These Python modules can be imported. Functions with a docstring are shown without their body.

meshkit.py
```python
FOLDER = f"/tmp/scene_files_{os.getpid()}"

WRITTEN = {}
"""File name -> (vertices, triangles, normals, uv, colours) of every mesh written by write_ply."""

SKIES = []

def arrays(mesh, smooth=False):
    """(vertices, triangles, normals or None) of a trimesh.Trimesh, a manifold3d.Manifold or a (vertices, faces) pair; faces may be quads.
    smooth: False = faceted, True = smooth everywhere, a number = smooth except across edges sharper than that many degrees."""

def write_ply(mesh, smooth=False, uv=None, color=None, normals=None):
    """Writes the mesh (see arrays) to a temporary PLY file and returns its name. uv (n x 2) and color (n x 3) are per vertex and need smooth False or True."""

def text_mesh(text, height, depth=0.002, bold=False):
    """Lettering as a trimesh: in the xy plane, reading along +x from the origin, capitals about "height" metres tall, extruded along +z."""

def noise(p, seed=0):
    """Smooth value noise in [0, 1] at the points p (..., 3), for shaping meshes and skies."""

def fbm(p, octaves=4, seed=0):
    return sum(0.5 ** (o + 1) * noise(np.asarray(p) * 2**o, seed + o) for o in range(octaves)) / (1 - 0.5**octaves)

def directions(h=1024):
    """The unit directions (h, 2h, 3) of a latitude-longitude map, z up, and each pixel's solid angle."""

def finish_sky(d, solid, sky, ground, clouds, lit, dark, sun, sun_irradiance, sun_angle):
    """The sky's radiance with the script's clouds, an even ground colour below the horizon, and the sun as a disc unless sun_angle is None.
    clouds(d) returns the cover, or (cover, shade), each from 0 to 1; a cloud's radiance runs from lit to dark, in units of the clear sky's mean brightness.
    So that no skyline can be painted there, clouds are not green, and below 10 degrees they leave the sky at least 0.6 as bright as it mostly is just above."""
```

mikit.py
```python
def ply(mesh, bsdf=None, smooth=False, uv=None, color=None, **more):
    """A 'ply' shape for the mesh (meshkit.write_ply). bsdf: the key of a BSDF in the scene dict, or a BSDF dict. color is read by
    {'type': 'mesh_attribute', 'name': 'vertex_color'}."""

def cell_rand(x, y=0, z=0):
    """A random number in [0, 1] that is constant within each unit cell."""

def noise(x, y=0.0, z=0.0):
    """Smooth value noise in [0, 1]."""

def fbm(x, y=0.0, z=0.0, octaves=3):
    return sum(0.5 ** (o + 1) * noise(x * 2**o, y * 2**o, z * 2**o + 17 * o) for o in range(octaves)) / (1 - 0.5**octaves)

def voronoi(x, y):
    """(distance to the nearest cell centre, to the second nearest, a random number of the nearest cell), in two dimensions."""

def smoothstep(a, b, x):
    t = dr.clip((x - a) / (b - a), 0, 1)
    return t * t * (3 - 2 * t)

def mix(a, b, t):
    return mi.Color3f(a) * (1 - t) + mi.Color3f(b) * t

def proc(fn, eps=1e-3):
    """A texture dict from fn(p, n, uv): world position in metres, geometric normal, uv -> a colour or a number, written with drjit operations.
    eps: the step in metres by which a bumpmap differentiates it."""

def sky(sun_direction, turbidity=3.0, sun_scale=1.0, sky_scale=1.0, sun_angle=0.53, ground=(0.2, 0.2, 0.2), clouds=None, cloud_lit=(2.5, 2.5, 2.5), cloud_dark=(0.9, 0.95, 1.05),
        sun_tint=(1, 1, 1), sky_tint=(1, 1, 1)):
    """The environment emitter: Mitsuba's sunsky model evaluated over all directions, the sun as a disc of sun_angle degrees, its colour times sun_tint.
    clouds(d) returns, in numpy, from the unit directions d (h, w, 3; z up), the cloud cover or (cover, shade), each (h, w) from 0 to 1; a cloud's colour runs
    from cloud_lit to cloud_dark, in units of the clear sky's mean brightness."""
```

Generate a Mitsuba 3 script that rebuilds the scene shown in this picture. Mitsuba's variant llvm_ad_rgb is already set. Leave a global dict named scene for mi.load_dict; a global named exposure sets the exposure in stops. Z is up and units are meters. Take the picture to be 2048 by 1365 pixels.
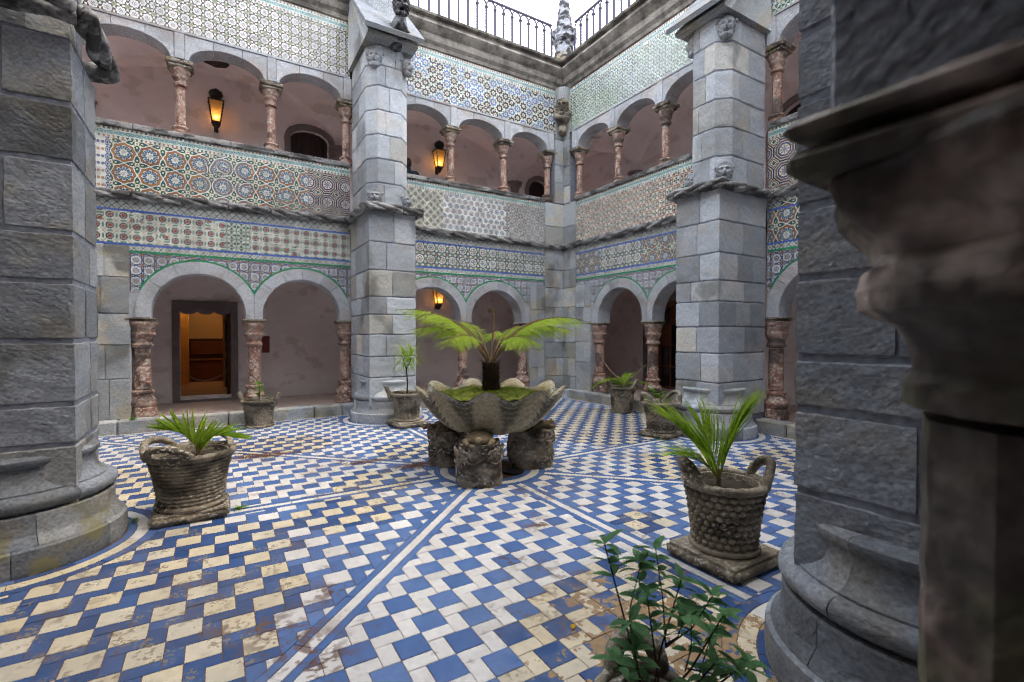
import math, random
import numpy as np, trimesh, shapely, drjit as dr, mitsuba as mi, mikit, meshkit
from shapely.geometry import Polygon, box as sbox, Point, LineString
from shapely.ops import unary_union
T = mi.ScalarTransform4f
PI = math.pi
scene, labels = {}, {}

# ------------------------------------------------------------------ camera, sky, exposure
YAW, PITCH, EYE = math.radians(31.5), math.radians(-0.85), 1.6
VIEW = np.array([math.sin(YAW) * math.cos(PITCH), math.cos(YAW) * math.cos(PITCH), math.sin(PITCH)])
scene['camera'] = {'type': 'thinlens', 'fov': 2 * math.degrees(math.atan(1024 / 960)), 'fov_axis': 'x', 'aperture_radius': 0.0026, 'focus_distance': 6.0,
                   'near_clip': 0.02, 'far_clip': 400.0, 'to_world': T().look_at(origin=[0, 0, EYE], target=[float(v) for v in VIEW + [0, 0, EYE]], up=[0, 0, 1])}
scene['sky'] = mikit.sky((0.35, -0.25, 0.9), turbidity=3, sun_scale=0.12, sun_angle=30, clouds=lambda d: 1.0, cloud_lit=(2.42, 2.5, 2.68), sky_tint=(1, 1, 1.03))
exposure = 3.8

# ------------------------------------------------------------------ helpers
def num(key):
    if key not in scene and key not in labels: return key
    i = 1
    while f'{key}_{i:03d}' in scene or f'{key}_{i:03d}' in labels: i += 1
    return f'{key}_{i:03d}'
COUNT = {}
def pnum(parent, name):
    k = f'{parent}__{name}'
    n = COUNT.get(k, 0); COUNT[k] = n + 1
    return k if n == 0 else f'{k}_{n:03d}'
def thing(name, label, cat, group=None, kind=None):
    k = num(name); labels[k] = {'label': label, 'category': cat}
    group = group or {'stone_planter': 'stone planters in the court', 'wall_lantern': 'wall lanterns of the galleries', 'arched_door': 'arched doors of the upper gallery', 'iron_railing': 'iron railings of the roof terrace', 'cornice': 'cornices of the court', 'palm_plant': 'potted palms', 'gallery_wall': 'plastered gallery walls', 'corner_pillar': 'block corner pillars', 'ceiling_boss': 'carved bosses above the lanterns', 'weed': 'weeds on the floor'}.get(name)
    if group: labels[k]['group'] = group
    if kind: labels[k]['kind'] = kind
    return k
def part(parent, name, mesh, m, smooth=False, uv=None, label=None, kind=None, **kw):
    k = pnum(parent, name)
    scene[k] = mikit.ply(mesh, m, smooth=smooth, uv=uv, **kw)
    if label or kind: labels[k] = {a: b for a, b in (('label', label), ('kind', kind)) if b}
    return k
def solo(name, mesh, m, label, cat, smooth=False, group=None, kind=None, uv=None):
    k = thing(name, label, cat, group, kind); scene[k] = mikit.ply(mesh, m, smooth=smooth, uv=uv); return k
def struct(name, mesh, m, smooth=False, uv=None):
    k = num(name); scene[k] = mikit.ply(mesh, m, smooth=smooth, uv=uv); labels[k] = {'kind': 'structure'}; return k
def reuse(parent, name, shape, to):
    k = pnum(parent, name); scene[k] = {**shape, 'to_world': to}; return k

def cat(*ms):
    V, F, o = [], [], 0
    for m in ms:
        v, f = (m.vertices, m.faces) if hasattr(m, 'vertices') else m
        f = np.asarray(f)
        if f.shape[1] == 4: f = np.vstack([f[:, [0, 1, 2]], f[:, [0, 2, 3]]])
        V.append(np.asarray(v, float)); F.append(f + o); o += len(v)
    return np.vstack(V), np.vstack(F)
def xf(m, M):
    v, f = (m.vertices, m.faces) if hasattr(m, 'vertices') else m
    M = np.asarray(M, float)
    f = np.asarray(f)
    if np.linalg.det(M[:3, :3]) < 0: f = f[:, ::-1]
    return np.asarray(v) @ M[:3, :3].T + M[:3, 3], f
def mat(loc=(0, 0, 0), rz=0, s=1, rx=0, ry=0):
    c, q = math.cos(rz), math.sin(rz)
    Rz = np.array([[c, -q, 0], [q, c, 0], [0, 0, 1]])
    c, q = math.cos(rx), math.sin(rx); Rx = np.array([[1, 0, 0], [0, c, -q], [0, q, c]])
    c, q = math.cos(ry), math.sin(ry); Ry = np.array([[c, 0, q], [0, 1, 0], [-q, 0, c]])
    M = np.eye(4); M[:3, :3] = Rz @ Ry @ Rx @ np.diag(np.broadcast_to(s, 3)); M[:3, 3] = loc
    return M
def axes(o, x, y, z):
    M = np.eye(4); M[:3, 0], M[:3, 1], M[:3, 2], M[:3, 3] = x, y, z, o; return M
def bx(x0, x1, y0, y1, z0, z1, b=0.0):
    if b <= 0:
        v = np.array([[x, y, z] for x in (x0, x1) for y in (y0, y1) for z in (z0, z1)], float)
        f = np.array([[0, 1, 3], [0, 3, 2], [4, 6, 7], [4, 7, 5], [0, 4, 5], [0, 5, 1], [2, 3, 7], [2, 7, 6], [0, 2, 6], [0, 6, 4], [1, 5, 7], [1, 7, 3]])
        return v, f
    p = []
    for i, x in enumerate((x0, x1)):
        for j, y in enumerate((y0, y1)):
            for k, z in enumerate((z0, z1)):
                s = [1 if q == 0 else -1 for q in (i, j, k)]
                p += [(x, y + s[1] * b, z + s[2] * b), (x + s[0] * b, y, z + s[2] * b), (x + s[0] * b, y + s[1] * b, z)]
    h = trimesh.Trimesh(np.array(p), [[0, 1, 2]], process=False).convex_hull
    return np.array(h.vertices), np.array(h.faces)
def polys(g):
    return [q for q in getattr(g, 'geoms', [g]) if q.geom_type == 'Polygon' and q.area > 1e-6]
def prism(poly, a, b):
    """polygon (u, v) extruded from a to b along the middle axis: vertices (u, d, v)."""
    V, F, o = [], [], 0
    for p in polys(poly):
        v2, f2 = trimesh.creation.triangulate_polygon(p, engine='earcut')
        n = len(v2)
        V.append(np.c_[v2[:, 0], np.full(n, a), v2[:, 1]]); V.append(np.c_[v2[:, 0], np.full(n, b), v2[:, 1]])
        F.append(f2 + o); F.append(f2[:, ::-1] + o + n); o += 2 * n
        for r in [p.exterior, *p.interiors]:
            q = np.array(r.coords)[:-1]; m = len(q)
            V.append(np.c_[q[:, 0], np.full(m, a), q[:, 1]]); V.append(np.c_[q[:, 0], np.full(m, b), q[:, 1]])
            i = np.arange(m); j = (i + 1) % m
            F.append(np.vstack([np.c_[i, i + m, j], np.c_[j, i + m, j + m]]) + o); o += 2 * m
    return np.vstack(V), np.vstack(F)
def vprism(poly, z0, z1):
    """polygon in plan (x, y) extruded upward."""
    v, f = prism(poly, z0, z1)
    return v[:, [0, 2, 1]], f[:, ::-1]
def grid_faces(nu, nv, wrap=False):
    i, j = np.meshgrid(np.arange(nu - 1), np.arange(nv if wrap else nv - 1), indexing='ij')
    a = i * nv + j; b = i * nv + (j + 1) % nv
    q = np.stack([a, b, b + nv, a + nv], -1).reshape(-1, 4)
    return np.vstack([q[:, [0, 1, 2]], q[:, [0, 2, 3]]])
def lathe(prof, n=32, a0=0.0, a1=2 * PI, disp=None):
    """prof: list of (r, z), bottom to top."""
    p = np.array(prof, float); full = abs(a1 - a0 - 2 * PI) < 1e-6
    th = np.linspace(a0, a1, n, endpoint=not full)
    R = np.repeat(p[:, :1], n, 1); Z = np.repeat(p[:, 1:], n, 1); TH = np.repeat(th[None], len(p), 0)
    if disp is not None: R, Z = disp(R, Z, TH)
    v = np.stack([R * np.cos(TH), R * np.sin(TH), Z], -1).reshape(-1, 3)
    f = grid_faces(len(p), n, full)
    return v, f
def sweep(pts, radii, n=10, shape=None):
    """tube along pts; shape(theta, s) -> radius factor; s is the arc length."""
    p = np.asarray(pts, float); m = len(p)
    t = np.gradient(p, axis=0); t /= np.linalg.norm(t, axis=1, keepdims=True) + 1e-12
    up = np.array([0, 0, 1.0]) if abs(t[:, 2]).mean() < 0.8 else np.array([1.0, 0, 0])
    a = np.cross(t, up); a /= np.linalg.norm(a, axis=1, keepdims=True) + 1e-12
    b = np.cross(t, a)
    th = np.arange(n) * 2 * PI / n
    s = np.r_[0, np.cumsum(np.linalg.norm(np.diff(p, axis=0), axis=1))]
    r = np.broadcast_to(np.asarray(radii, float), (m,))[:, None] * (shape(th[None], s[:, None]) if shape else 1.0) * np.ones((m, n))
    v = p[:, None] + r[..., None] * (np.cos(th)[None, :, None] * a[:, None] + np.sin(th)[None, :, None] * b[:, None])
    v = v.reshape(-1, 3); f = grid_faces(m, n, True)
    c0, c1 = len(v), len(v) + 1; i = np.arange(n); j = (i + 1) % n
    v = np.vstack([v, p[:1], p[-1:]])
    return v, np.vstack([f, np.c_[np.full(n, c0), j, i], np.c_[np.full(n, c1), i + (m - 1) * n, j + (m - 1) * n]])
def rope_shape(strands=3, pitch=0.5, lo=0.70, phase=0.0, sign=1, power=0.5):
    return lambda th, s: lo + (1 - lo) * np.abs(np.cos(0.5 * strands * (th + sign * 2 * PI * s / pitch) + phase)) ** power
def resample(pts, step):
    p = np.asarray(pts, float); s = np.r_[0, np.cumsum(np.linalg.norm(np.diff(p, axis=0), axis=1))]
    q = np.linspace(0, s[-1], max(2, int(s[-1] / step) + 1))
    return np.stack([np.interp(q, s, p[:, k]) for k in range(3)], 1)
def displace(m, amp, freq, seed=0, octaves=3):
    v, f = m; tm = trimesh.Trimesh(v, f, process=False)
    n = np.array(tm.vertex_normals)
    return v + n * ((meshkit.fbm(v * freq + 31.7 * seed, octaves, seed) - 0.5) * 2 * amp)[:, None], f
def refine(m, length):
    tm = trimesh.Trimesh(*m, process=True); tm = tm.subdivide_to_size(length, max_iter=12) if length else tm
    tm.merge_vertices(); return np.array(tm.vertices), np.array(tm.faces)
def sharp(m, angle=35):
    """split the mesh across sharp edges so that smooth=True (with uv) keeps them."""
    tm = trimesh.graph.smooth_shade(trimesh.Trimesh(*m, process=False), angle=math.radians(angle), facet_minarea=None)
    return np.array(tm.vertices), np.array(tm.faces)
def hull_block(poly, z0, z1, bev):
    p = np.array(poly.exterior.coords)[:-1]; q = np.array(poly.buffer(-bev, join_style=2).exterior.coords)[:-1]
    v = np.vstack([np.c_[q, np.full(len(q), z0)], np.c_[p, np.full(len(p), z0 + bev)], np.c_[p, np.full(len(p), z1 - bev)], np.c_[q, np.full(len(q), z1)]])
    h = trimesh.Trimesh(v, [[0, 1, 2]], process=False).convex_hull
    return np.array(h.vertices), np.array(h.faces)
def tone_uv(m, t, w=0.5): return np.tile([[t, w]], (len(m[0]), 1))

# ------------------------------------------------------------------ materials
fbm, noise, ss, mix = mikit.fbm, mikit.noise, mikit.smoothstep, mikit.mix
C3 = mi.Color3f
def principled(fn, rough=0.6, spec=0.4, bump=None, eps=2e-3, scale=1.0, **kw):
    b = {'type': 'principled', 'base_color': fn if isinstance(fn, dict) else mikit.proc(fn), 'roughness': rough if not callable(rough) else mikit.proc(rough), 'specular': spec, **kw}
    if bump is not None: b = {'type': 'bumpmap', 'tex': mikit.proc(bump, eps=eps), 'scale': scale, 'bsdf': b}
    return {'type': 'twosided', 'bsdf': b}
def rgb(*c): return {'type': 'rgb', 'value': list(c)}
def plain(c, rough=0.6, **kw): return principled(rgb(*c), rough, **kw)

def stone_fn(base, dark, warm, moss=0.0):
    def fn(p, n, uv):
        a = fbm(p.x * 3.1, p.y * 3.1, p.z * 3.1, 4); g = fbm(p.x * 60, p.y * 60, p.z * 60, 3)
        st = fbm(p.x * 5 + p.z * 12 * (uv.x - 0.5), p.y * 5 - p.z * 5, p.z * 8 + p.x * 14 * (uv.x - 0.4) + 5, 3)
        c = mix(base, warm, ss(0.46, 0.72, a) * 0.7)
        c = mix(c, c * C3(1.12, 1.02, 0.86), ss(0.75, 0.95, uv.y) * 0.8) * (0.66 + 0.60 * uv.x) * (0.50 + 1.0 * g) * (0.84 + 0.32 * st) * (0.93 + 0.14 * noise(p.x * 190, p.y * 190, p.z * 190))
        w = ss(0.55, 0.74, fbm(p.x * 2.2 + 9, p.y * 2.2, p.z * 1.3, 4)) * (0.25 + 0.75 * uv.y)
        c = mix(c, dark, w * 0.75)
        return mix(c, (0.19, 0.175, 0.085), ss(0.50, 0.66, fbm(p.x * 4 + 3, p.y * 4, p.z * 4, 4)) * ss(0.75, 0.35, p.z + 0.4 * a) * moss)
    return fn
def stone_bump(p, n, uv):
    return 0.010 * fbm(p.x * 22, p.y * 22, p.z * 22, 4) + 0.0025 * fbm(p.x * 120, p.y * 120, p.z * 120, 2)
def tooled_bump(p, n, uv):
    return 0.0045 * fbm(p.x * 15, p.y * 15, p.z * 15, 3) + 0.007 * fbm(p.x * 62, p.y * 62, p.z * 62, 4) - 0.003 * ss(0.70, 0.80, noise(p.x * 48, p.y * 48, p.z * 48))
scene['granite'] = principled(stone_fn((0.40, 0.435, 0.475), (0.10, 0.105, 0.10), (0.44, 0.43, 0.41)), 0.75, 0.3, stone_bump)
scene['dimmed_rough_granite'] = principled(stone_fn((0.185, 0.205, 0.235), (0.055, 0.055, 0.05), (0.205, 0.195, 0.17), 0.85), 0.7, 0.35, tooled_bump)  # darker granite copy: shade of the near piers put into the base colour
scene['quoin_stone'] = principled(stone_fn((0.38, 0.405, 0.425), (0.06, 0.06, 0.055), (0.45, 0.40, 0.30), 0.4), 0.75, 0.3, stone_bump)
scene['arch_stone'] = principled(stone_fn((0.42, 0.44, 0.47), (0.14, 0.12, 0.11), (0.40, 0.36, 0.34)), 0.7, 0.3, stone_bump)
def mortar_fn(p, n, uv): return C3(0.16, 0.175, 0.21) * (0.5 + fbm(p.x * 30, p.y * 30, p.z * 30, 3))
scene['mortar'] = principled(mortar_fn, 0.9, 0.2)
def marble_fn(p, n, uv):
    a = fbm(p.x * 14, p.y * 14, p.z * 9, 4); b = fbm(p.x * 34 + 7, p.y * 34, p.z * 30, 3); d = fbm(p.x * 4, p.y * 4, p.z * 3 + 40, 4)
    c = mix((0.26, 0.125, 0.09), (0.41, 0.28, 0.22), ss(0.35, 0.65, a))
    c = mix(c, (0.52, 0.47, 0.42), ss(0.52, 0.66, b) * ss(0.34, 0.56, d + 0.1 * uv.x))
    c = mix(c, (0.055, 0.045, 0.04), ss(0.52, 0.64, d) * 0.8)
    up = ss(0.80, 1.0, uv.y)
    c = mix(c, mix((0.34, 0.31, 0.27), (0.06, 0.055, 0.05), ss(0.4, 0.62, b)), up)
    return c * (0.75 + 0.5 * b)
scene['red_marble'] = principled(marble_fn, 0.6, 0.35, lambda p, n, uv: 0.006 * fbm(p.x * 40, p.y * 40, p.z * 40, 4), eps=2e-3)
def shaded_marble_fn(p, n, uv):
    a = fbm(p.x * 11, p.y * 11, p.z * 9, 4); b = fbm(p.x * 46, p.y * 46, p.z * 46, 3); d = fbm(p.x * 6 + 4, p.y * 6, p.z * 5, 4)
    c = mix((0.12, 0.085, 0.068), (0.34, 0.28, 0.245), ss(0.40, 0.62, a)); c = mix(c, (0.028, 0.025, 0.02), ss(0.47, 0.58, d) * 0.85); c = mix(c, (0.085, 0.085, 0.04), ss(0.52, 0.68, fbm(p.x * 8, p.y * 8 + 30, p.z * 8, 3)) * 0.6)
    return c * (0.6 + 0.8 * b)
scene['shaded_marble'] = principled(shaded_marble_fn, 0.65, 0.3, lambda p, n, uv: 0.010 * fbm(p.x * 34, p.y * 34, p.z * 34, 4))  # darker marble copy: the near columns' shade is in the colour, plus mossy mottling
def dark_stone_fn(p, n, uv):
    a = fbm(p.x * 6, p.y * 6, p.z * 6, 4); b = fbm(p.x * 38, p.y * 38, p.z * 38, 3); d = fbm(p.x * 2.6 + 3, p.y * 2.6, p.z * 5, 4)
    c = mix((0.065, 0.052, 0.040), (0.28, 0.24, 0.185), ss(0.36, 0.64, a))
    c = mix(c, (0.36, 0.36, 0.34), ss(0.56, 0.7, b) * ss(0.42, 0.6, d))
    c = mix(c, (0.19, 0.15, 0.075), ss(0.55, 0.7, d) * 0.5)
    return c * (0.6 + 0.8 * b)
scene['weathered_stone'] = principled(dark_stone_fn, 0.7, 0.35, lambda p, n, uv: 0.008 * fbm(p.x * 30, p.y * 30, p.z * 30, 4))
def rope_fn(p, n, uv):
    a = fbm(p.x * 5, p.y * 5, p.z * 9, 4); b = fbm(p.x * 34, p.y * 34, p.z * 34, 3)
    c = mix((0.05, 0.048, 0.047), (0.30, 0.30, 0.30), ss(0.38, 0.66, 0.75 * a + 0.25 * b))
    return c * (0.6 + 0.8 * b)
scene['rope_stone'] = principled(rope_fn, 0.7, 0.35, lambda p, n, uv: 0.006 * fbm(p.x * 40, p.y * 40, p.z * 40, 3))
def planter_fn(p, n, uv):
    a = fbm(p.x * 7, p.y * 7, p.z * 7, 4); b = fbm(p.x * 50, p.y * 50, p.z * 50, 3); d = fbm(p.x * 3, p.y * 3 + 8, p.z * 3, 3)
    c = mix((0.085, 0.07, 0.05), (0.30, 0.255, 0.19), ss(0.3, 0.66, a))
    c = mix(c, (0.44, 0.41, 0.35), ss(0.55, 0.68, b) * ss(0.4, 0.62, d))
    return c * (0.55 + 0.9 * b) * (0.6 + 0.8 * uv.x)
scene['planter_stone'] = principled(planter_fn, 0.7, 0.35, lambda p, n, uv: 0.006 * fbm(p.x * 45, p.y * 45, p.z * 45, 3))
def plaster_fn(p, n, uv):
    a = fbm(p.x * 0.9, p.y * 0.9, p.z * 0.9, 4); b = fbm(p.x * 9, p.y * 9, p.z * 9, 3); s = ss(0.62, 0.72, fbm(p.x * 3.5, p.y * 3.5, p.z * 3.5 + 11, 4))
    return mix(mix(mix((0.87, 0.80, 0.79), (0.79, 0.71, 0.70), ss(0.3, 0.7, a)) * (0.92 + 0.16 * b), (0.52, 0.45, 0.40), s * 0.45), (0.42, 0.40, 0.34), ss(0.9, 0.2, p.z + 0.7 * a) * 0.5)
scene['plaster'] = principled(plaster_fn, 0.85, 0.2, lambda p, n, uv: 0.01 * fbm(p.x * 2.5, p.y * 2.5, p.z * 2.5, 3), eps=1e-2)
scene['pale_render'] = principled(lambda p, n, uv: mix((0.62, 0.54, 0.49), (0.46, 0.40, 0.36), fbm(p.x * 3, p.y * 3, p.z * 6, 4)), 0.85, 0.2)
scene['gallery_floor'] = principled(lambda p, n, uv: mix((0.42, 0.33, 0.29), (0.32, 0.25, 0.22), fbm(p.x * 3, p.y * 3, p.z, 4)), 0.55, 0.4)
scene['roof_deck'] = plain((0.35, 0.33, 0.30), 0.85)
def cornice_fn(p, n, uv):
    a = fbm(p.x * 2.0, p.y * 2.0, p.z * 5, 4); b = fbm(p.x * 30, p.y * 30, p.z * 30, 3); d = fbm(p.x * 7, p.y * 7, p.z * 1.2 + 20, 3)
    c = mix((0.11, 0.10, 0.09), (0.34, 0.31, 0.275), ss(0.32, 0.68, 0.5 * a + 0.5 * d))
    return c * (0.6 + 0.8 * b)
scene['cornice_stone'] = principled(cornice_fn, 0.75, 0.3, lambda p, n, uv: 0.006 * fbm(p.x * 30, p.y * 30, p.z * 30, 3))
scene['iron'] = plain((0.06, 0.055, 0.10), 0.5)
scene['dark_wood'] = principled(lambda p, n, uv: mix((0.018, 0.010, 0.010), (0.05, 0.022, 0.02), fbm((p.x + p.y) * 26, p.z * 1.5, 0.0, 3)), 0.5, 0.4)
scene['frame_stone'] = principled(lambda p, n, uv: mix((0.26, 0.215, 0.215), (0.15, 0.12, 0.12), fbm(p.x * 5, p.y * 5, p.z * 5, 4)) * (0.8 + 0.4 * noise(p.x * 60, p.y * 60, p.z * 60)), 0.75, 0.3)
def cel(u, P, o=0.0): u = u / P + o; return u - dr.floor(u) - 0.5
def pol(x, y): return dr.sqrt(x * x + y * y), dr.atan2(y, x)
def inside(r, R, w=0.012): return 1 - ss(R - w, R + w, r)
def ring(r, a, b, w=0.012): return inside(r, b, w) * ss(a - w, a + w, r)
def petals(r, th, n, a, b, duty=0.0, ph=0.0, w=0.012): return ring(r, a, b, w) * ss(duty - 0.12, duty + 0.12, dr.cos(n * th + ph))
WHI, COB, LBL, GRN, TEAL, OCH, BRN, DRK, YEL, GRY, PGR = (0.74, 0.76, 0.72), (0.04, 0.075, 0.25), (0.17, 0.28, 0.48), (0.03, 0.115, 0.06), (0.13, 0.40, 0.37), (0.42, 0.185, 0.055), (0.10, 0.05, 0.03), (0.012, 0.012, 0.03), (0.60, 0.42, 0.10), (0.23, 0.18, 0.19), (0.22, 0.36, 0.24)
def pat_rosette(u, v):                                   # white daisies on a brown and green ground
    x, y = cel(u, 0.173), cel(v, 0.173); r, th = pol(x, y); r2, t2 = pol(cel(u, 0.173, 0.5), cel(v, 0.173, 0.5))
    c = mix(BRN, WHI, petals(r2, t2, 4, 0.12, 0.40, 0.45)); c = mix(c, PGR, inside(r2, 0.20)); c = mix(c, OCH, inside(r2, 0.09))
    c = mix(c, BRN, ring(r, 0.38, 0.44 + 0.03 * dr.cos(8 * th))); c = mix(c, WHI, inside(r, 0.36 + 0.03 * dr.cos(8 * th)))
    c = mix(c, LBL, petals(r, th, 16, 0.20, 0.28, 0.2)); c = mix(c, GRY, ring(r, 0.11, 0.17)); return mix(c, OCH, inside(r, 0.07))
def medal(x, y, rim, scal, X, Y):
    r, th = pol(x, y); R = 0.44 + scal * dr.cos(8 * th)
    r2, t2 = pol(X, Y)
    c = mix(WHI, GRN, petals(r2, t2, 4, 0.07, 0.52, -0.35)); c = mix(c, (0.46, 0.42, 0.20), petals(r2, t2, 4, 0.10, 0.40, 0.55, PI)); c = mix(c, WHI, petals(r2, t2, 8, 0.16, 0.24, 0.3))
    c = mix(c, COB, ring(r2, 0.27, 0.31) * ss(-0.1, 0.2, dr.cos(8 * t2))); c = mix(c, WHI, inside(r2, 0.09)); c = mix(c, OCH, inside(r2, 0.04))
    c = mix(c, WHI, inside(r, R + 0.045)); c = mix(c, mix(rim, BRN, 0.7), inside(r, R)); c = mix(c, rim, inside(r, R - 0.018)); c = mix(c, DRK, inside(r, R - 0.10)); c = mix(c, WHI, inside(r, R - 0.115))
    c = mix(c, COB, petals(r, th, 8, 0.17, 0.30, 0.15)); c = mix(c, GRN, petals(r, th, 8, 0.13, 0.31, 0.35, PI)); c = mix(c, LBL, petals(r, th, 16, 0.22, 0.27, 0.1, 1.2))
    c = mix(c, WHI, inside(r, 0.11)); c = mix(c, LBL, petals(r, th, 8, 0.03, 0.10, 0.2)); return mix(c, YEL, inside(r, 0.035))
def pat_medallion(u, v):                                 # ochre scalloped medallions, a few with a grey ring
    P = 0.345; g = ss(-0.21, -0.20, u) * (1 - ss(0.47, 0.48, u))
    q = mikit.cell_rand(dr.floor(u / P + 0.22), dr.floor(v / P + 0.30), 3)
    rim = mix(mix(OCH, (0.30, 0.12, 0.05), q), GRY, g)
    x, y = cel(u, P, 0.22), cel(v, P, 0.30)
    return medal(x, y, rim, 0.022 * (1 - g), cel(u, P, 0.72), cel(v, P, 0.80))
def pat_interlace(u, v):                                 # dark red flowers in a white and green interlace
    P = 0.173; x, y = cel(u, P), cel(v, P, 0.1); r, th = pol(x, y); a = dr.abs(x); b = dr.abs(y)
    c = mix(WHI, (0.10, 0.26, 0.14), ring(a, 0.42, 0.52) * inside(b, 0.22)); c = mix(c, (0.10, 0.26, 0.14), ring(b, 0.42, 0.52) * inside(a, 0.22))
    c = mix(c, (0.50, 0.42, 0.20), inside(dr.abs(a - b), 0.05) * ss(0.36, 0.40, r)); c = mix(c, DRK, inside(r, 0.31 + 0.02 * dr.cos(10 * th))); c = mix(c, WHI, inside(r, 0.205)); return mix(c, (0.30, 0.06, 0.02), inside(r, 0.165))
def pat_starflower(u, v):                                # petalled flowers, dark and blue
    P = 0.34; k = dr.floor(u / P * 2 + 0.5); x = u / P * 2 + 0.5 - k - 0.5; odd = k - 2 * dr.floor(k / 2); Q = 0.215
    y = v / Q + 0.5 * odd; j = dr.floor(y); y = y - j - 0.5; r, th = pol(x * 0.5 * P / Q, y)
    blue = ss(0.55, 0.60, mikit.cell_rand(k, j, 5))
    c = mix((0.62, 0.66, 0.56), GRN, ss(0.54, 0.58, r) * 0.9); c = mix(c, mix((0.035, 0.02, 0.028), (0.09, 0.18, 0.46), blue), inside(r, 0.40 + 0.07 * dr.cos(8 * th)))
    c = mix(c, WHI, inside(r, 0.19)); return mix(c, OCH, inside(r, 0.11))
def pat_diamonds(u, v):                                  # green diamonds in a brown and white lattice
    P = 0.175; s = cel(u + v, P); t = cel(u - v, P); m = dr.maximum(dr.abs(s), dr.abs(t))
    c = mix(WHI, (0.20, 0.10, 0.055), 1 - ss(0.40, 0.42, m)); c = mix(c, WHI, inside(m, 0.31)); c = mix(c, (0.06, 0.13, 0.075), inside(m, 0.25)); return mix(c, YEL, inside(pol(s, t)[0], 0.07))
def pat_beads(u, v):                                     # rows of small blue and orange circles on white
    P = 0.15; j = dr.floor(v / 0.12); x, y = cel(u, P, 0.5 * (j - 2 * dr.floor(j / 2))), cel(v, 0.12) * 0.8; r, th = pol(x, y); q = j - 2 * dr.floor(j / 2)
    c = mix(WHI, mix(COB, (0.05, 0.06, 0.10), q), inside(r, 0.345)); c = mix(c, WHI, inside(r, 0.23)); return mix(c, mix(OCH, (0.10, 0.17, 0.42), q), inside(r, 0.16))
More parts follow.
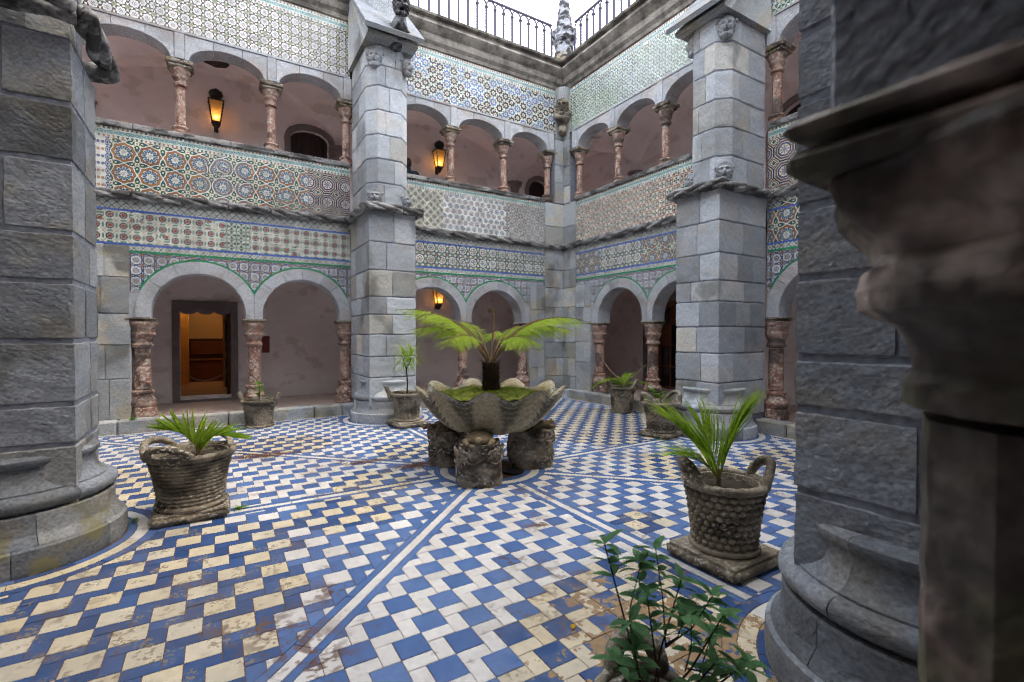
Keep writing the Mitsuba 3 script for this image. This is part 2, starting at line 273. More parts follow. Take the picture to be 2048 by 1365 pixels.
def lattice(u, v, P, rim, leaf, wid):
    s = (u + v) / P; t = (u - v) / P; s = s - dr.floor(s) - 0.5; t = t - dr.floor(t) - 0.5; r, th = pol(s, t); r2, t2 = pol(dr.abs(s) - 0.5, dr.abs(t) - 0.5)
    R = 0.455 + 0.04 * dr.cos(4 * th)
    c = mix(WHI, leaf, petals(r2, t2, 4, 0.05, 0.25, -0.3, PI)); c = mix(c, OCH, inside(r2, 0.06)); c = mix(c, WHI, inside(r, R)); c = mix(c, rim, inside(r, R - 0.015)); c = mix(c, WHI, inside(r, R - wid))
    c = mix(c, (0.03, 0.03, 0.05), inside(r, R - wid - 0.035)); c = mix(c, (0.72, 0.74, 0.68), petals(r, th, 4, 0.0, 0.26, -0.55, PI)); c = mix(c, leaf, petals(r, th, 4, 0.10, 0.19, 0.2, PI)); return mix(c, YEL, inside(r, 0.065))
def pat_quatrefoil(u, v): return lattice(u, v, 0.25, (0.22, 0.10, 0.07), (0.04, 0.09, 0.17), 0.085)
def pat_ochre_lattice(u, v): return lattice(u, v, 0.355, (0.42, 0.15, 0.035), (0.03, 0.13, 0.07), 0.125)
def pat_octdaisy(u, v):                                  # rows of white eight-sided daisies
    P = 0.26; x, y = cel(u, P), cel(v, P); r, th = pol(x, y); r2, t2 = pol(cel(u, P, 0.5), cel(v, P, 0.5)); R = 0.36 + 0.022 * dr.cos(8 * th)
    c = mix(PGR, COB, petals(r2, t2, 8, 0.06, 0.30, -0.3)); c = mix(c, WHI, petals(r2, t2, 4, 0.16, 0.34, 0.3)); c = mix(c, OCH, inside(r2, 0.09)); c = mix(c, BRN, ring(r, R, R + 0.07)); c = mix(c, (0.74, 0.76, 0.76), inside(r, R))
    c = mix(c, BRN, petals(r, th, 8, 0.14, 0.25, -0.3)); c = mix(c, WHI, inside(r, 0.15)); return mix(c, mix(OCH, COB, ss(0.4, 0.6, mikit.cell_rand(dr.floor(u / P), dr.floor(v / P), 2))), inside(r, 0.09))
def pat_fine(u, v):                                      # small green and blue stars on white
    P = 0.15; x, y = cel(u, P), cel(v, P); r, th = pol(x, y); r2, t2 = pol(cel(u, P, 0.5), cel(v, P, 0.5)); q = fbm(u * 1.3, v * 2, 1.0, 2)
    c = mix(mix(WHI, PGR, 0.22), mix((0.07, 0.15, 0.10), (0.09, 0.13, 0.20), ss(0.46, 0.62, q)), petals(r, th, 4, 0.08, 0.46, -0.05)); c = mix(c, (0.16, 0.33, 0.22), petals(r2, t2, 4, 0.10, 0.33, 0.25)); return mix(c, (0.35, 0.20, 0.08), inside(r2, 0.10))
def pat_spandrel(u, v):                                  # blue and white rosettes with dark red stars between
    P = 0.173; x, y = cel(u, P, 0.1), cel(v, P, 0.2); r, th = pol(x, y); r2, t2 = pol(cel(u, P, 0.6), cel(v, P, 0.7)); R = 0.40 + 0.025 * dr.cos(12 * th)
    c = mix(COB, WHI, petals(r2, t2, 8, 0.12, 0.34, 0.35)); c = mix(c, (0.16, 0.03, 0.02), inside(r2, 0.15)); c = mix(c, YEL, inside(r2, 0.07)); c = mix(c, DRK, ring(r, R, R + 0.05)); c = mix(c, WHI, inside(r, R))
    c = mix(c, (0.15, 0.26, 0.55), petals(r, th, 12, 0.13, 0.30, -0.3)); c = mix(c, (0.12, 0.06, 0.08), ring(r, 0.15, 0.20)); return mix(c, (0.45, 0.25, 0.08), inside(r, 0.09))
def pat_octagon(u, v):                                   # nested octagons with small squares between
    P = 0.345; x, y = dr.abs(cel(u, P, 0.1)), dr.abs(cel(v, P, 0.35)); m = dr.maximum(dr.maximum(x, y), 0.7071 * (x + y)); r, th = pol(x, y); q = dr.maximum(dr.abs(x - 0.5), dr.abs(y - 0.5)); d = dr.abs(x - 0.5) + dr.abs(y - 0.5)
    c = mix(DRK, GRY, inside(m, 0.47)); c = mix(c, WHI, ring(m, 0.43, 0.455)); c = mix(c, (0.17, 0.09, 0.05), ring(m, 0.34, 0.42)); c = mix(c, WHI, ring(m, 0.31, 0.335)); c = mix(c, (0.03, 0.05, 0.16), ring(m, 0.24, 0.305)); c = mix(c, WHI, inside(m, 0.23))
    c = mix(c, OCH, petals(r, th, 8, 0.09, 0.20, -0.2)); c = mix(c, LBL, inside(r, 0.09)); c = mix(c, WHI, inside(d, 0.27)); c = mix(c, (0.30, 0.12, 0.05), inside(d, 0.235)); c = mix(c, WHI, inside(d, 0.16)); return mix(c, GRN, inside(d, 0.11))
def pat_border(u, v):                                    # teal rope of ovals between ochre and green leaves; v from 0 to 0.17
    x = cel(u, 0.12); y = v / 0.17 - 0.5; r = dr.sqrt(dr.square(x * 0.9) + dr.square(y * 2.6)); k = dr.floor(u / 0.06)
    t = dr.abs(cel(u, 0.06)); e = ss(0.30, 0.33, dr.abs(y)) * (1 - ss(-0.02, 0.02, t * 0.42 + 0.30 - dr.abs(y) ))
    c = mix(WHI, mix(OCH, GRN, ss(0.45, 0.55, mikit.cell_rand(k, dr.select(y > 0, 1.0, 0.0), 4))), ss(0.27, 0.29, dr.abs(y)) * inside(t, 0.62 - dr.abs(y), 0.03) * 0.95)
    c = mix(c, (0.55, 0.66, 0.62), inside(dr.abs(y), 0.24)); c = mix(c, (0.06, 0.26, 0.24), ring(r, 0.30, 0.44)); return mix(c, (0.12, 0.30, 0.42), inside(r, 0.20))
def pat_crossband(u, v):                                 # crossed dark diagonals on white; v from 0 to 0.09
    P = 0.12; s = dr.abs(cel(u + (v - 0.045) * 1.0, P)); t = dr.abs(cel(u - (v - 0.045) * 1.0, P)); r, th = pol(cel(u, P, 0.5), (v - 0.045) / P)
    c = mix(WHI, (0.04, 0.09, 0.07), inside(s, 0.075)); c = mix(c, (0.04, 0.07, 0.14), inside(t, 0.075)); c = mix(c, OCH, inside(r, 0.09)); return mix(c, GRN, ring(r, 0.16, 0.22) * 0.6)
def pat_blueleaf(u, v):                                  # upright blue rope with ochre leaves
    P = 0.175; x = cel(u, P, 0.0); y = cel(v, 0.115); r = dr.sqrt(dr.square(x * 2.4) + dr.square(y * 0.9)); a = dr.abs(x)
    c = mix(WHI, LBL, inside(a, 0.10) * 0.5); c = mix(c, COB, ring(r, 0.30, 0.42)); c = mix(c, COB, inside(r, 0.16)); l = dr.sqrt(dr.square((a - 0.34) * 2.2) + dr.square(y * 1.3)); return mix(c, mix(OCH, COB, ss(0.5, 0.6, mikit.cell_rand(dr.floor(v / 0.115), 0, 2))), inside(l, 0.27) * 0.85)
def glazed(fn, t):
    def f(p, n, uv):
        u, v = uv.x, uv.y
        k = mikit.cell_rand(dr.floor(u / t), dr.floor(v / t), 7)
        g = fbm(p.x * 5, p.y * 5, p.z * 5, 3)
        c = fn(u, v); c = mix(c, C3(mi.luminance(c)), 0.15) * (0.74 + 0.30 * k)
        return mix(c, (0.20, 0.19, 0.16), ss(0.52, 0.82, g) * 0.35)
    return principled(f, 0.22, 0.5)
TILE = {}
for _n, _t in (('rosette', .173), ('medallion', .1725), ('interlace', .173), ('starflower', .16), ('diamonds', .175), ('beads', .13), ('quatrefoil', .177), ('ochre_lattice', .177), ('octdaisy', .13), ('fine', .125), ('spandrel', .173), ('octagon', .1725), ('border', .12), ('crossband', .12), ('blueleaf', .175)):
    scene['azulejo_' + _n] = glazed(globals()['pat_' + _n], _t); TILE[_n] = _t
scene['green_edging'] = principled(lambda p, n, uv: mix((0.02, 0.17, 0.075), (0.04, 0.30, 0.16), noise(p.x * 9, p.y * 9, p.z * 9)), 0.25, 0.5)
scene['blue_edging'] = principled(lambda p, n, uv: mix((0.05, 0.10, 0.42), (0.12, 0.20, 0.55), noise(p.x * 9, p.y * 9, p.z * 9)), 0.25, 0.5)
def floor_fn(p, n, uv):
    k = dr.floor(uv.x); t = uv.x - k
    a = fbm(p.x * 2.2, p.y * 2.2, 3.0, 4); b = fbm(p.x * 34, p.y * 34, 5.0, 3); d = fbm(p.x * 9, p.y * 9, 1.0, 4); s = fbm(p.x * 4 + p.y * 10, p.y * 4 - p.x * 10, 0.0, 4)
    c = dr.select(k < 0.5, mix((0.60, 0.59, 0.58), (0.52, 0.505, 0.49), t), dr.select(k < 1.5, mix((0.058, 0.118, 0.285), (0.076, 0.145, 0.33), t), dr.select(k < 2.5, mix((0.52, 0.445, 0.31), (0.50, 0.46, 0.37), t), mix((0.022, 0.055, 0.155), (0.036, 0.082, 0.215), t))))
    old = ss(1.4, 1.6, k); sm = sum(dr.exp(-(dr.square(p.x - q[0]) + dr.square(p.y - q[1])) / q[2] ** 2) for q in ((.30, 2.75, .22), (.58, 3.12, .13), (.12, 2.98, .14), (.42, 2.45, .16), (1.75, 2.9, .12), (2.3, 3.3, .14)))
    c = c * (0.86 + 0.2 * b + 0.10 * mikit.cell_rand(uv.x * 977, uv.x * 131))
    c = mix(c, (0.20, 0.16, 0.10), ss(0.60, 0.66, noise(p.x * 75, p.y * 75, 2.0)) * ss(0.55, 0.7, d) * old * 0.8)
    w = uv.y
    c = mix(c, mix((0.17, 0.10, 0.045), (0.30, 0.20, 0.10), b), ss(0.66 - 0.17 * w, 0.68 - 0.17 * w, 0.6 * d + 0.4 * b) * old * ss(0.05, 0.3, w))
    c = mix(c, (0.10, 0.06, 0.045), ss(0.56, 0.72, a * 0.5 + s * 0.5) * ss(0.40, 0.62, b) * 0.55)
    c = mix(c, (0.10, 0.055, 0.04), dr.clip(sm, 0, 1) * ss(0.44, 0.60, 0.55 * s + 0.45 * b) * 0.9)
    return mix(c, (0.16, 0.13, 0.11), 0.14 * ss(0.4, 0.7, a))
scene['floor_tile'] = principled(floor_fn, lambda p, n, uv: 0.10 + 0.20 * fbm(p.x * 3, p.y * 3, 9.0, 3) + 0.4 * ss(0.4, 0.65, fbm(p.x * 9, p.y * 9, 1.0, 3)) * ss(1.4, 1.6, uv.x), 0.5)
scene['floor_mortar'] = principled(lambda p, n, uv: mix((0.10, 0.055, 0.03), (0.17, 0.10, 0.06), fbm(p.x * 12, p.y * 12, 0.0, 3)), 0.85, 0.2)
# ------------------------------------------------------------------ the court: four walls as (u along, d out into the court, v up)
WALLS = {'far': axes((0, 10.0, 0), (1, 0, 0), (0, -1, 0), (0, 0, 1)), 'right': axes((7.7, 0, 0), (0, 1, 0), (-1, 0, 0), (0, 0, 1)),
         'near': axes((0, 0.30, 0), (1, 0, 0), (0, 1, 0), (0, 0, 1)), 'left': axes((-2.27, 0, 0), (0, 1, 0), (1, 0, 0), (0, 0, 1))}
CX, CY = 2.73, 4.96
EYE_P = np.array([0, 0, EYE])
RNG = random.Random(7); NP = np.random.default_rng(7)

# ---- courtyard floor: tiles in a pinwheel pattern, bands from the fountain, rings round the piers
struct('courtyard_floor', bx(-2.27, 7.7, 0.30, 10.0, -0.3, -0.004), 'floor_mortar')
COURT = sbox(-2.0, 0.57, 7.43, 9.735)
PIERS = [(2.73, 9.03), (6.83, 4.95), (-1.28, 4.95), (2.73, 0.84)]
def disc(x, y, r, n=96): return Point(x, y).buffer(r, n // 4)
FT = []                                                  # (polygon, kind, wear)
BLOBS = [(-.7, 3.4, 1.25, 1), (-.2, 4.1, .8, 1), (1.0, 4.45, .5, 1), (1.9, 1.7, .85, 1), (1.45, 1.45, .5, 1), (4.9, 3.8, .8, .9), (5.8, 6.6, 1.9, 1), (-.9, 6.4, 1.2, .9), (.8, 7.6, .8, .9), (2.2, 6.4, .6, .8), (1.4, 5.2, .5, .9), (6.2, 3.2, .9, .8), (3.1, 2.9, .35, .7), (2.4, 2.2, .4, .9)]
def wornness(x, y):
    w = max(s * max(0.0, 1.35 - math.hypot(x - a, y - b) / r) for a, b, r, s in BLOBS)
    return w + 0.30 * (float(meshkit.fbm(np.array([x * 2.4, y * 2.4, 0.3]), 3)) - 0.5)
def put(poly, light, gap=0.0022, wear=None):
    poly = poly.buffer(-gap, join_style=2)
    for q in polys(poly):
        if q.area < 2e-4: continue
        c = q.representative_point(); w = wornness(c.x, c.y) if wear is None else wear
        FT.append((q, (2 if light else 3) if w > 0.45 else (0 if light else 1), min(1.0, max(0.0, w - 0.35)) * (1.0 if c.y < 2.35 and c.x > 1.0 else 0.14)))
def annulus(x, y, a, b, light, n, clip, wear=None):
    g = disc(x, y, b).difference(disc(x, y, a)).intersection(clip)
    for i in range(n):
        t0, t1 = 2 * PI * i / n, 2 * PI * (i + 1) / n
        put(g.intersection(Polygon([(x, y), (x + 3 * b * math.cos(t0), y + 3 * b * math.sin(t0)), (x + 3 * b * math.cos(t1), y + 3 * b * math.sin(t1))])), light, wear=wear)
free = COURT.difference(unary_union([disc(x, y, 0.64) for x, y in PIERS]))
inner = sbox(-1.88, 0.69, 7.31, 9.615)
for a, b, light in ((-2.0, -1.94, 1), (-1.94, -1.88, 0)):
    pass
rim = COURT.difference(COURT.buffer(-0.065, join_style=2)); rim2 = COURT.buffer(-0.065, join_style=2).difference(inner)
rings = unary_union([disc(x, y, 0.865) for x, y in PIERS])
def chop(g, light, step=0.30):
    x0, y0, x1, y1 = g.bounds
    for i in range(int((x1 - x0) / step) + 1):
        for j in range(int((y1 - y0) / step) + 1):
            q = g.intersection(sbox(x0 + i * step, y0 + j * step, x0 + (i + 1) * step, y0 + (j + 1) * step))
            if not q.is_empty: put(q, light)
chop(rim.difference(rings), 1); chop(rim2.difference(rings), 0)
for x, y in PIERS:
    annulus(x, y, 0.64, 0.70, 0, 14, COURT); annulus(x, y, 0.70, 0.79, 1, 18, COURT); annulus(x, y, 0.79, 0.865, 0, 16, COURT)
for a, b, light in ((0.40, 0.49, 0), (0.49, 0.585, 1), (0.585, 0.65, 0)): annulus(CX, CY, a, b, light, 16, COURT, 0.3)
field = inner.difference(rings).difference(disc(CX, CY, 0.65))
bands = []
for k in range(8):
    t = k * PI / 4; dx, dy = math.cos(t), math.sin(t); nx, ny = -dy, dx
    def strip(a, b, s0, s1): return Polygon([(CX + dx * s + nx * o, CY + dy * s + ny * o) for s, o in ((s0, a), (s1, a), (s1, b), (s0, b))])
    bands.append(strip(-0.087, 0.087, 0, 9))
    for i in range(40):
        s0, s1 = 0.5 + i * 0.235, 0.5 + (i + 1) * 0.235
        put(strip(-0.033, 0.033, s0, s1).intersection(field), 1)
        if i % 2 == 0:
            for sg in (-1, 1): put(strip(sg * 0.033, sg * 0.087, s0, s0 + 0.47).intersection(field), 0)
pat = field.difference(unary_union(bands))
TA, TB = 0.160, 0.090
for k in range(8):
    t0, t1 = k * PI / 4, (k + 1) * PI / 4
    sec = pat.intersection(Polygon([(CX, CY), (CX + 12 * math.cos(t0), CY + 12 * math.sin(t0)), (CX + 12 * math.cos(t1), CY + 12 * math.sin(t1))]))
    shapely.prepare(sec)
    sq_light = k in (0, 2, 4, 6); ox, oy = (0.097, 2.707) if sq_light else (1.305, 3.155)
    x0, y0, x1, y1 = sec.bounds
    for n in range(-45, 46):
        for m in range(-75, 76):
            x, y = ox + m * TA + n * TB, oy + m * TA - n * (TA + TB)
            if x < x0 - .3 or x > x1 + .3 or y < y0 - .3 or y > y1 + .3: continue
            for q, l in ((sbox(x, y, x + TA, y + TA), sq_light), (sbox(x, y - TB, x + TA, y), not sq_light), (sbox(x - TB, y, x, y + TA), not sq_light)):
                if sec.contains(q): put(q, l)
                elif sec.intersects(q): put(q.intersection(sec), l)
def tile_mesh(q, kind, wear):
    z = RNG.uniform(-0.0012, 0.0012); a, b = RNG.uniform(-.004, .004), RNG.uniform(-.004, .004); c = q.centroid
    v, f = vprism(q, -0.012, 0.0)
    top = v[:, 2] > -0.006
    v[top, 2] += z + a * (v[top, 0] - c.x) + b * (v[top, 1] - c.y)
    keep = ~(v[f][:, :, 2] < -0.006).all(1)
    return (v, f[keep]), np.tile([[kind + RNG.uniform(0.02, 0.95), wear]], (len(v), 1))
def seen_size(q):
    c = q.centroid; p = np.array([c.x, c.y, 0]) - EYE_P; z = p @ VIEW
    if z < 0.3: return 0
    x = (p[0] * math.cos(YAW) - p[1] * math.sin(YAW)) / z; y = p[2] / z
    return q.area / z ** 3 if abs(x) < 1.08 and y > -0.75 else 0
FT.sort(key=lambda t: -seen_size(t[0]))
for t in FT[:300]:
    m, uv = tile_mesh(*t); part('courtyard_floor', 'tile', m, 'floor_tile', uv=uv)
ms = [tile_mesh(*t) for t in FT[300:]]
part('courtyard_floor', 'tile_field', cat(*[m for m, _ in ms]), 'floor_tile', uv=np.vstack([u for _, u in ms]), kind='stuff')

# ---- walls
def ellipse(cx, cy, a, b, n=40):
    t = np.linspace(0, 2 * PI, n, endpoint=False); return Polygon(np.c_[cx + a * np.cos(t), cy + b * np.sin(t)])
class Wall:
    def __init__(s, key, M): s.key, s.M, s.tiles, s.rng = key, M, [], random.Random(hash(key) % 1000 if False else len(key) * 31)
    def put(s, name, m, mtl, **k): return part(s.key, name, xf(m, s.M), mtl, **k)
    def stone(s, name, poly, d0, d1, mtl='arch_stone', bev=0.01, tone=None):
        """a dressed stone: full section to d1 - bev, then a slightly smaller face."""
        tone = s.rng.uniform(0.25, 0.75) if tone is None else tone
        ms = [prism(poly, d0, d1 - bev)]
        q = poly.buffer(-bev, join_style=2)
        for a in polys(poly):
            b = a.buffer(-bev, join_style=2)
            if not b.is_empty and b.geom_type == 'Polygon' and len(b.exterior.coords) == len(a.exterior.coords):
                p, r = np.array(a.exterior.coords)[:-1], np.array(b.exterior.coords)[:-1]
                k = int(np.argmin(((r - p[0]) ** 2).sum(1))); r = np.roll(r, -k, 0)
                if np.abs(r - p).max() > 5 * bev: r = None
            else: r = None
            if r is None: ms.append(prism(b, d1 - bev, d1)) if not b.is_empty else None
            else:
                n = len(p); i = np.arange(n); j = (i + 1) % n
                V = np.vstack([np.c_[p[:, 0], np.full(n, d1 - bev), p[:, 1]], np.c_[r[:, 0], np.full(n, d1), r[:, 1]]])
                v2, f2 = trimesh.creation.triangulate_polygon(Polygon(r), engine='earcut')
                ms.append((V, np.vstack([np.c_[i, i + n, j], np.c_[j, i + n, j + n]]))); ms.append((np.c_[v2[:, 0], np.full(len(v2), d1), v2[:, 1]], f2[:, ::-1]))
        m = cat(*ms)
        return s.put(name, m, mtl, uv=tone_uv(m, tone))
    def panel(s, pat, region, u0, v0, t=None, local=None, tv=None):
        """glazed tiles of size t over region, pattern laid from (u0, v0)."""
        t = t or TILE[pat]; tv = tv or t
        a, b, c, d = region.bounds
        shapely.prepare(region)
        for i in range(math.floor((a - u0) / t), math.ceil((c - u0) / t)):
            for j in range(math.floor((b - v0) / tv), math.ceil((d - v0) / tv)):
                q = sbox(u0 + i * t, v0 + j * tv, u0 + (i + 1) * t, v0 + (j + 1) * tv).buffer(-0.0013, join_style=2)
                if not region.contains(q):
                    if not region.intersects(q): continue
                    q = q.intersection(region)
                for g in polys(q):
                    if g.area > 2e-5: s.tiles.append((g, pat, u0, v0))
    def lay_tiles(s, most=298):
        c = np.array([(g.centroid.x, 0, g.centroid.y) for g, *_ in s.tiles]) @ s.M[:3, :3].T + s.M[:3, 3]
        size = np.array([g.area for g, *_ in s.tiles]) / (((c - EYE_P) @ VIEW) ** 2)
        rest = {}
        for k, i in enumerate(np.argsort(-size)):
            g, pat, u0, v0 = s.tiles[i]
            m = prism(g, -0.014, s.rng.uniform(-0.0008, 0.0008))
            fr = m[0][:, 1] > -0.01; cc = g.centroid
            m[0][fr, 1] += s.rng.uniform(-.006, .006) * (m[0][fr, 0] - cc.x) + s.rng.uniform(-.006, .006) * (m[0][fr, 2] - cc.y)
            m = (m[0], m[1][~(m[0][m[1]][:, :, 1] < -0.01).all(1)])
            uv = np.c_[m[0][:, 0] - (u0 if pat in ('border', 'crossband') else 0), m[0][:, 2] - (v0 if pat in ('border', 'crossband', 'blueleaf') else 0)]
            if s.rng.random() < 0.045 and pat not in ('border', 'crossband', 'blueleaf'): uv = uv + [s.rng.choice([.04, .08, -.05]), s.rng.choice([.03, -.06, .07])]   # a mended tile, out of register
            if k < most: s.put('tile', m, 'azulejo_' + pat, uv=uv)
            else: rest.setdefault(pat, []).append((m, uv))
        for pat, l in rest.items(): s.put('tile_field', cat(*[m for m, _ in l]), 'azulejo_' + pat, uv=np.vstack([u for _, u in l]), kind='stuff')
AZ, AR, AE, SP = 1.95, 0.69, 0.90, 1.865               # lower arches: centre height, inner and outer radius, springing
def arcade(name, wall, label, u0, u1, lower, upper, solid=(), tiled=True, fine=True, lo_edge=None, up1=None, span1=None):
    """one wall of the court with its lower round arches, parapet, upper flat arches and top field."""
    w = Wall(thing(name, label, 'wall', 'tiled walls of the court' if tiled else None), WALLS[wall]); up1 = up1 or u1
    cs = [((a + b) / 2, (b - a) / 2) for a, b in zip(lower[:-1], lower[1:])]
    inn = unary_union([disc(c, AZ, AR * h / 0.83, 72) for c, h in cs]); out = unary_union([disc(c, AZ, AE * h / 0.83, 72) for c, h in cs])
    inn = inn.union(unary_union([sbox(c - 0.655 * h / .83, SP - 0.1, c + 0.655 * h / .83, AZ - 0.05) for c, h in cs])).difference(sbox(u0 - 1, 0, u1 + 1, SP))
    jam = [sbox(c + sg * (0.65 * h / .83) - (0.05 if sg > 0 else 0.01), SP, c + sg * (0.65 * h / .83) + (0.01 if sg > 0 else 0.05), SP + 0.07) for c, h in cs for sg in (-1, 1)]
    ends = sbox(lower[0] - 0.13, SP, lower[-1] + 0.13, 4.0)
    ring_ = out.intersection(ends).difference(inn)
    body = sbox(u0, SP, u1, 3.9).union(unary_union([sbox(a, 0.0, b, SP) for a, b in solid])) if solid else sbox(u0, SP, u1, 3.9)
    body = body.difference(out.intersection(ends)).difference(inn)
    m = prism(body, -0.34, -0.0125); w.put('masonry', m, 'quoin_stone' if tiled else 'dimmed_rough_granite', uv=tone_uv(m, 0.55, 0.4))
    w.put('parapet_masonry', prism(sbox(u0, 3.9, u1, 4.94), -0.30, -0.0125), 'pale_render')
    w.put('upper_masonry', prism(sbox(u0, 6.725, up1, 8.0), -0.34, -0.0125), 'pale_render')
    for c, h in cs:
        cuts = [-35] + [k + w.rng.uniform(-4, 4) for k in (40, 66, 92, 117, 142)] + [215] if fine else [-35, 90, 215]
        own = ring_.intersection(sbox(c - h if c != cs[0][0] else c - h - .2, SP - .1, c + h if c != cs[-1][0] else c + h + .2, 4))
        for a, b in zip(cuts[:-1], cuts[1:]):
            a, b = math.radians(a), math.radians(b); arc = np.linspace(a, b, 8)
            g = own.intersection(Polygon([(c, AZ - 0.001)] + [(c + 3 * math.cos(t), AZ + 3 * math.sin(t)) for t in arc])).buffer(-0.0012, join_style=2)
            for q in polys(g): w.stone('voussoir', q, -0.36, 0.022, 'arch_stone' if tiled else 'dimmed_rough_granite', bev=0.008)
    # upper arches
    us = [((a + b) / 2, (b - a) / 2) for a, b in zip(upper[:-1], upper[1:])]
    band = sbox(upper[0] - 0.1, 6.285, upper[-1] + 0.1, 6.72); hole = unary_union([ellipse(c, 6.27, h * 0.815, 0.315) for c, h in us]); band = band.difference(hole)
    cuts = sorted([u for p in upper for u in (p - 0.075, p + 0.075)] + [u for c, h in us for u in (c - 0.30 * h, c + 0.33 * h)]) if fine else list(upper)
    for a, b in zip([u0] + cuts, cuts + [up1]):
        if b <= a: continue
        for q in polys(band.intersection(sbox(a, 6, b, 7)).buffer(-0.0022, join_style=2)): w.stone('arch_stone', q, -0.34, 0.016 if min(abs((a + b) / 2 - p) for p in upper) > 0.02 else 0.03, bev=0.007)
    w.put('string_course', cat(prism(sbox(u0, 6.722, up1, 6.748), -0.1, 0.032), prism(sbox(u0, 6.749, up1, 6.766), -0.1, 0.018)), 'arch_stone', uv=None)
    # parapet coping in lengths
    n = max(1, round((u1 - u0) / 0.72)) if fine else 1
    for i in range(n):
        a, b = u0 + (u1 - u0) * i / n, u0 + (u1 - u0) * (i + 1) / n
        m = sharp(displace(refine(xf(bx(a + .003, b - .003, -0.34, 0.045, 4.935, 5.035, 0.016), np.eye(4)), 0.06 if fine else 0), 0.006, 9, i), 40)
        w.put('coping_stone', m, 'rope_stone', smooth=True, uv=tone_uv(m, w.rng.random()))
    if not tiled: return w
    e = lo_edge or (u0, u1); outg = unary_union([disc(c, AZ, AE * h / .83 + 0.035, 72) for c, h in cs]).union(sbox(e[0], 0, e[1], 2.30))
    edging = unary_union([disc(c, AZ, AE * h / .83 + 0.033, 72) for c, h in cs]).difference(unary_union([disc(c, AZ, AE * h / .83 + 0.002, 72) for c, h in cs]).union(inn)).intersection(sbox(lower[0] - 0.10, 2.22, lower[-1] + 0.10, 4))
    for c, h in cs:
        for i in range(9):
            t0, t1 = math.radians(12 + i * 17.4), math.radians(12 + (i + 1) * 17.4)
            q = edging.intersection(Polygon([(c, AZ), (c + 2 * math.cos(t0), AZ + 2 * math.sin(t0)), (c + 2 * math.cos(t1), AZ + 2 * math.sin(t1))])).intersection(sbox(c - h, 0, c + h, 4)).buffer(-0.001)
            for g in polys(q): w.put('edging_tile', prism(g, -0.014, 0.006), 'green_edging')
    w.span = sbox(e[0], 2.25, span1 or e[1], 2.935).difference(outg)
    if span1: w.span = w.span.union(sbox(span1, 2.83, e[1], 2.935))
    for v0, v1, mtl in ((2.937, 2.972, 'green_edging'), (3.052, 3.082, 'blue_edging'), (3.603, 3.632, 'blue_edging')):
        for i in range(math.ceil((u1 - u0) / 0.26)):
            a, b = (e if v0 < 3.0 else (u0, u1)); x0, x1 = a + i * .26 + .001, min(b, a + (i + 1) * .26)
            if x1 > x0 + .01:
                q = sbox(x0, v0, x1, v1); w.put('edging_tile', prism(q, -0.014, 0.004), mtl)
    w.panel('crossband', sbox(e[0], 2.974, e[1], 3.050), e[0], 2.967, 0.24, tv=0.09)
    w.panel('crossband', sbox(u0, 3.634, u1, 3.80), u0, 3.634, 0.24, tv=0.09)
    w.panel('border', sbox(u0, 4.765, u1, 4.934), u0, 4.765, 0.24, tv=0.172)
    w.panel('border', sbox(u0, 7.66, up1, 7.83), u0, 7.66, 0.24, tv=0.172)
    w.u0, w.u1, w.e = u0, u1, e
    return w
def rope_run(w, pts, seed):
    """the twisted stone rope on a wall, in lengths."""
    p = resample(pts, 0.02); L = len(p); step = 34; R = random.Random(seed)
    for a in range(0, L - 1, step):
        q = p[a:min(L, a + step + (0 if a + step < L - 1 else 1))]
        if len(q) < 4: continue
        q = q.copy(); t = q[-1] - q[0]; q[-1] -= t / np.linalg.norm(t) * 0.006
        tt = np.gradient(q, axis=0); tt /= np.linalg.norm(tt, axis=1, keepdims=True); sd = np.cross(tt, [0, 0, 1.0]); sd /= np.linalg.norm(sd, axis=1, keepdims=True); up = np.cross(sd, tt)
        ph = 2 * PI / 1.2 * 0.02 * (a + np.arange(len(q))); k = R.uniform(0.95, 1.03)
        ms = [sweep(q + 0.040 * k * (np.cos(ph + j * 2 * PI / 3)[:, None] * sd + np.sin(ph + j * 2 * PI / 3)[:, None] * up), 0.044 * k, 12) for j in range(3)]
        w.put('rope_stone', displace(cat(*ms, sweep(q, 0.034, 6)), 0.004, 12, seed + a), 'rope_stone', smooth=True)
def sag(pts, amp=0.009):
    p = resample(pts, 0.05); p[:, 2] += amp * np.sin(p[:, 0] * 2.1 + p[:, 1] * 1.3 + 1); return p

F_LO1, F_LO2 = [-1.095, 0.575, 2.225], [3.23, 4.88, 6.535]
F_UP1, F_UP2 = [-1.92, -0.52, 0.89, 2.26], [3.20, 4.58, 5.985, 7.30]
R_LO1, R_LO2 = [5.45, 7.12, 8.78], [1.17, 2.83, 4.48]
R_UP1, R_UP2 = [5.42, 6.80, 8.17, 9.55], [0.34, 1.73, 3.12, 4.50]
GAP = 0.002
w1 = arcade('tiled_wall', 'far', 'tiled wall left of the far pier, with a lit doorway behind its first arch', -1.86, 2.30, F_LO1, F_UP1, solid=[(-1.86, -1.225)], lo_edge=(-1.225, 2.30))
w1.panel('spandrel', w1.span, 0, 2.30); w1.panel('interlace', sbox(-1.86, 3.084, .115, 3.601), 0, 3.084 + .001); w1.panel('fine', sbox(.117, 3.084, .515, 3.601), .117, 3.084, .13); w1.panel('interlace', sbox(.517, 3.084, 2.30, 3.601), 0, 3.084 + .001)
w1.panel('medallion', sbox(-1.46, 3.93, 1.50, 4.763), 0, 4.763 - 5 * .1725); w1.panel('octagon', sbox(1.502, 3.93, 2.30, 4.763), 1.502, 4.763 - 5 * .1725); w1.panel('blueleaf', sbox(-1.80, 3.93, -1.462, 4.763), -1.81, 3.93)
w1.panel('rosette', sbox(-1.86, 6.768, 2.30, 7.658), 0, 6.768)
w1.lay_tiles()
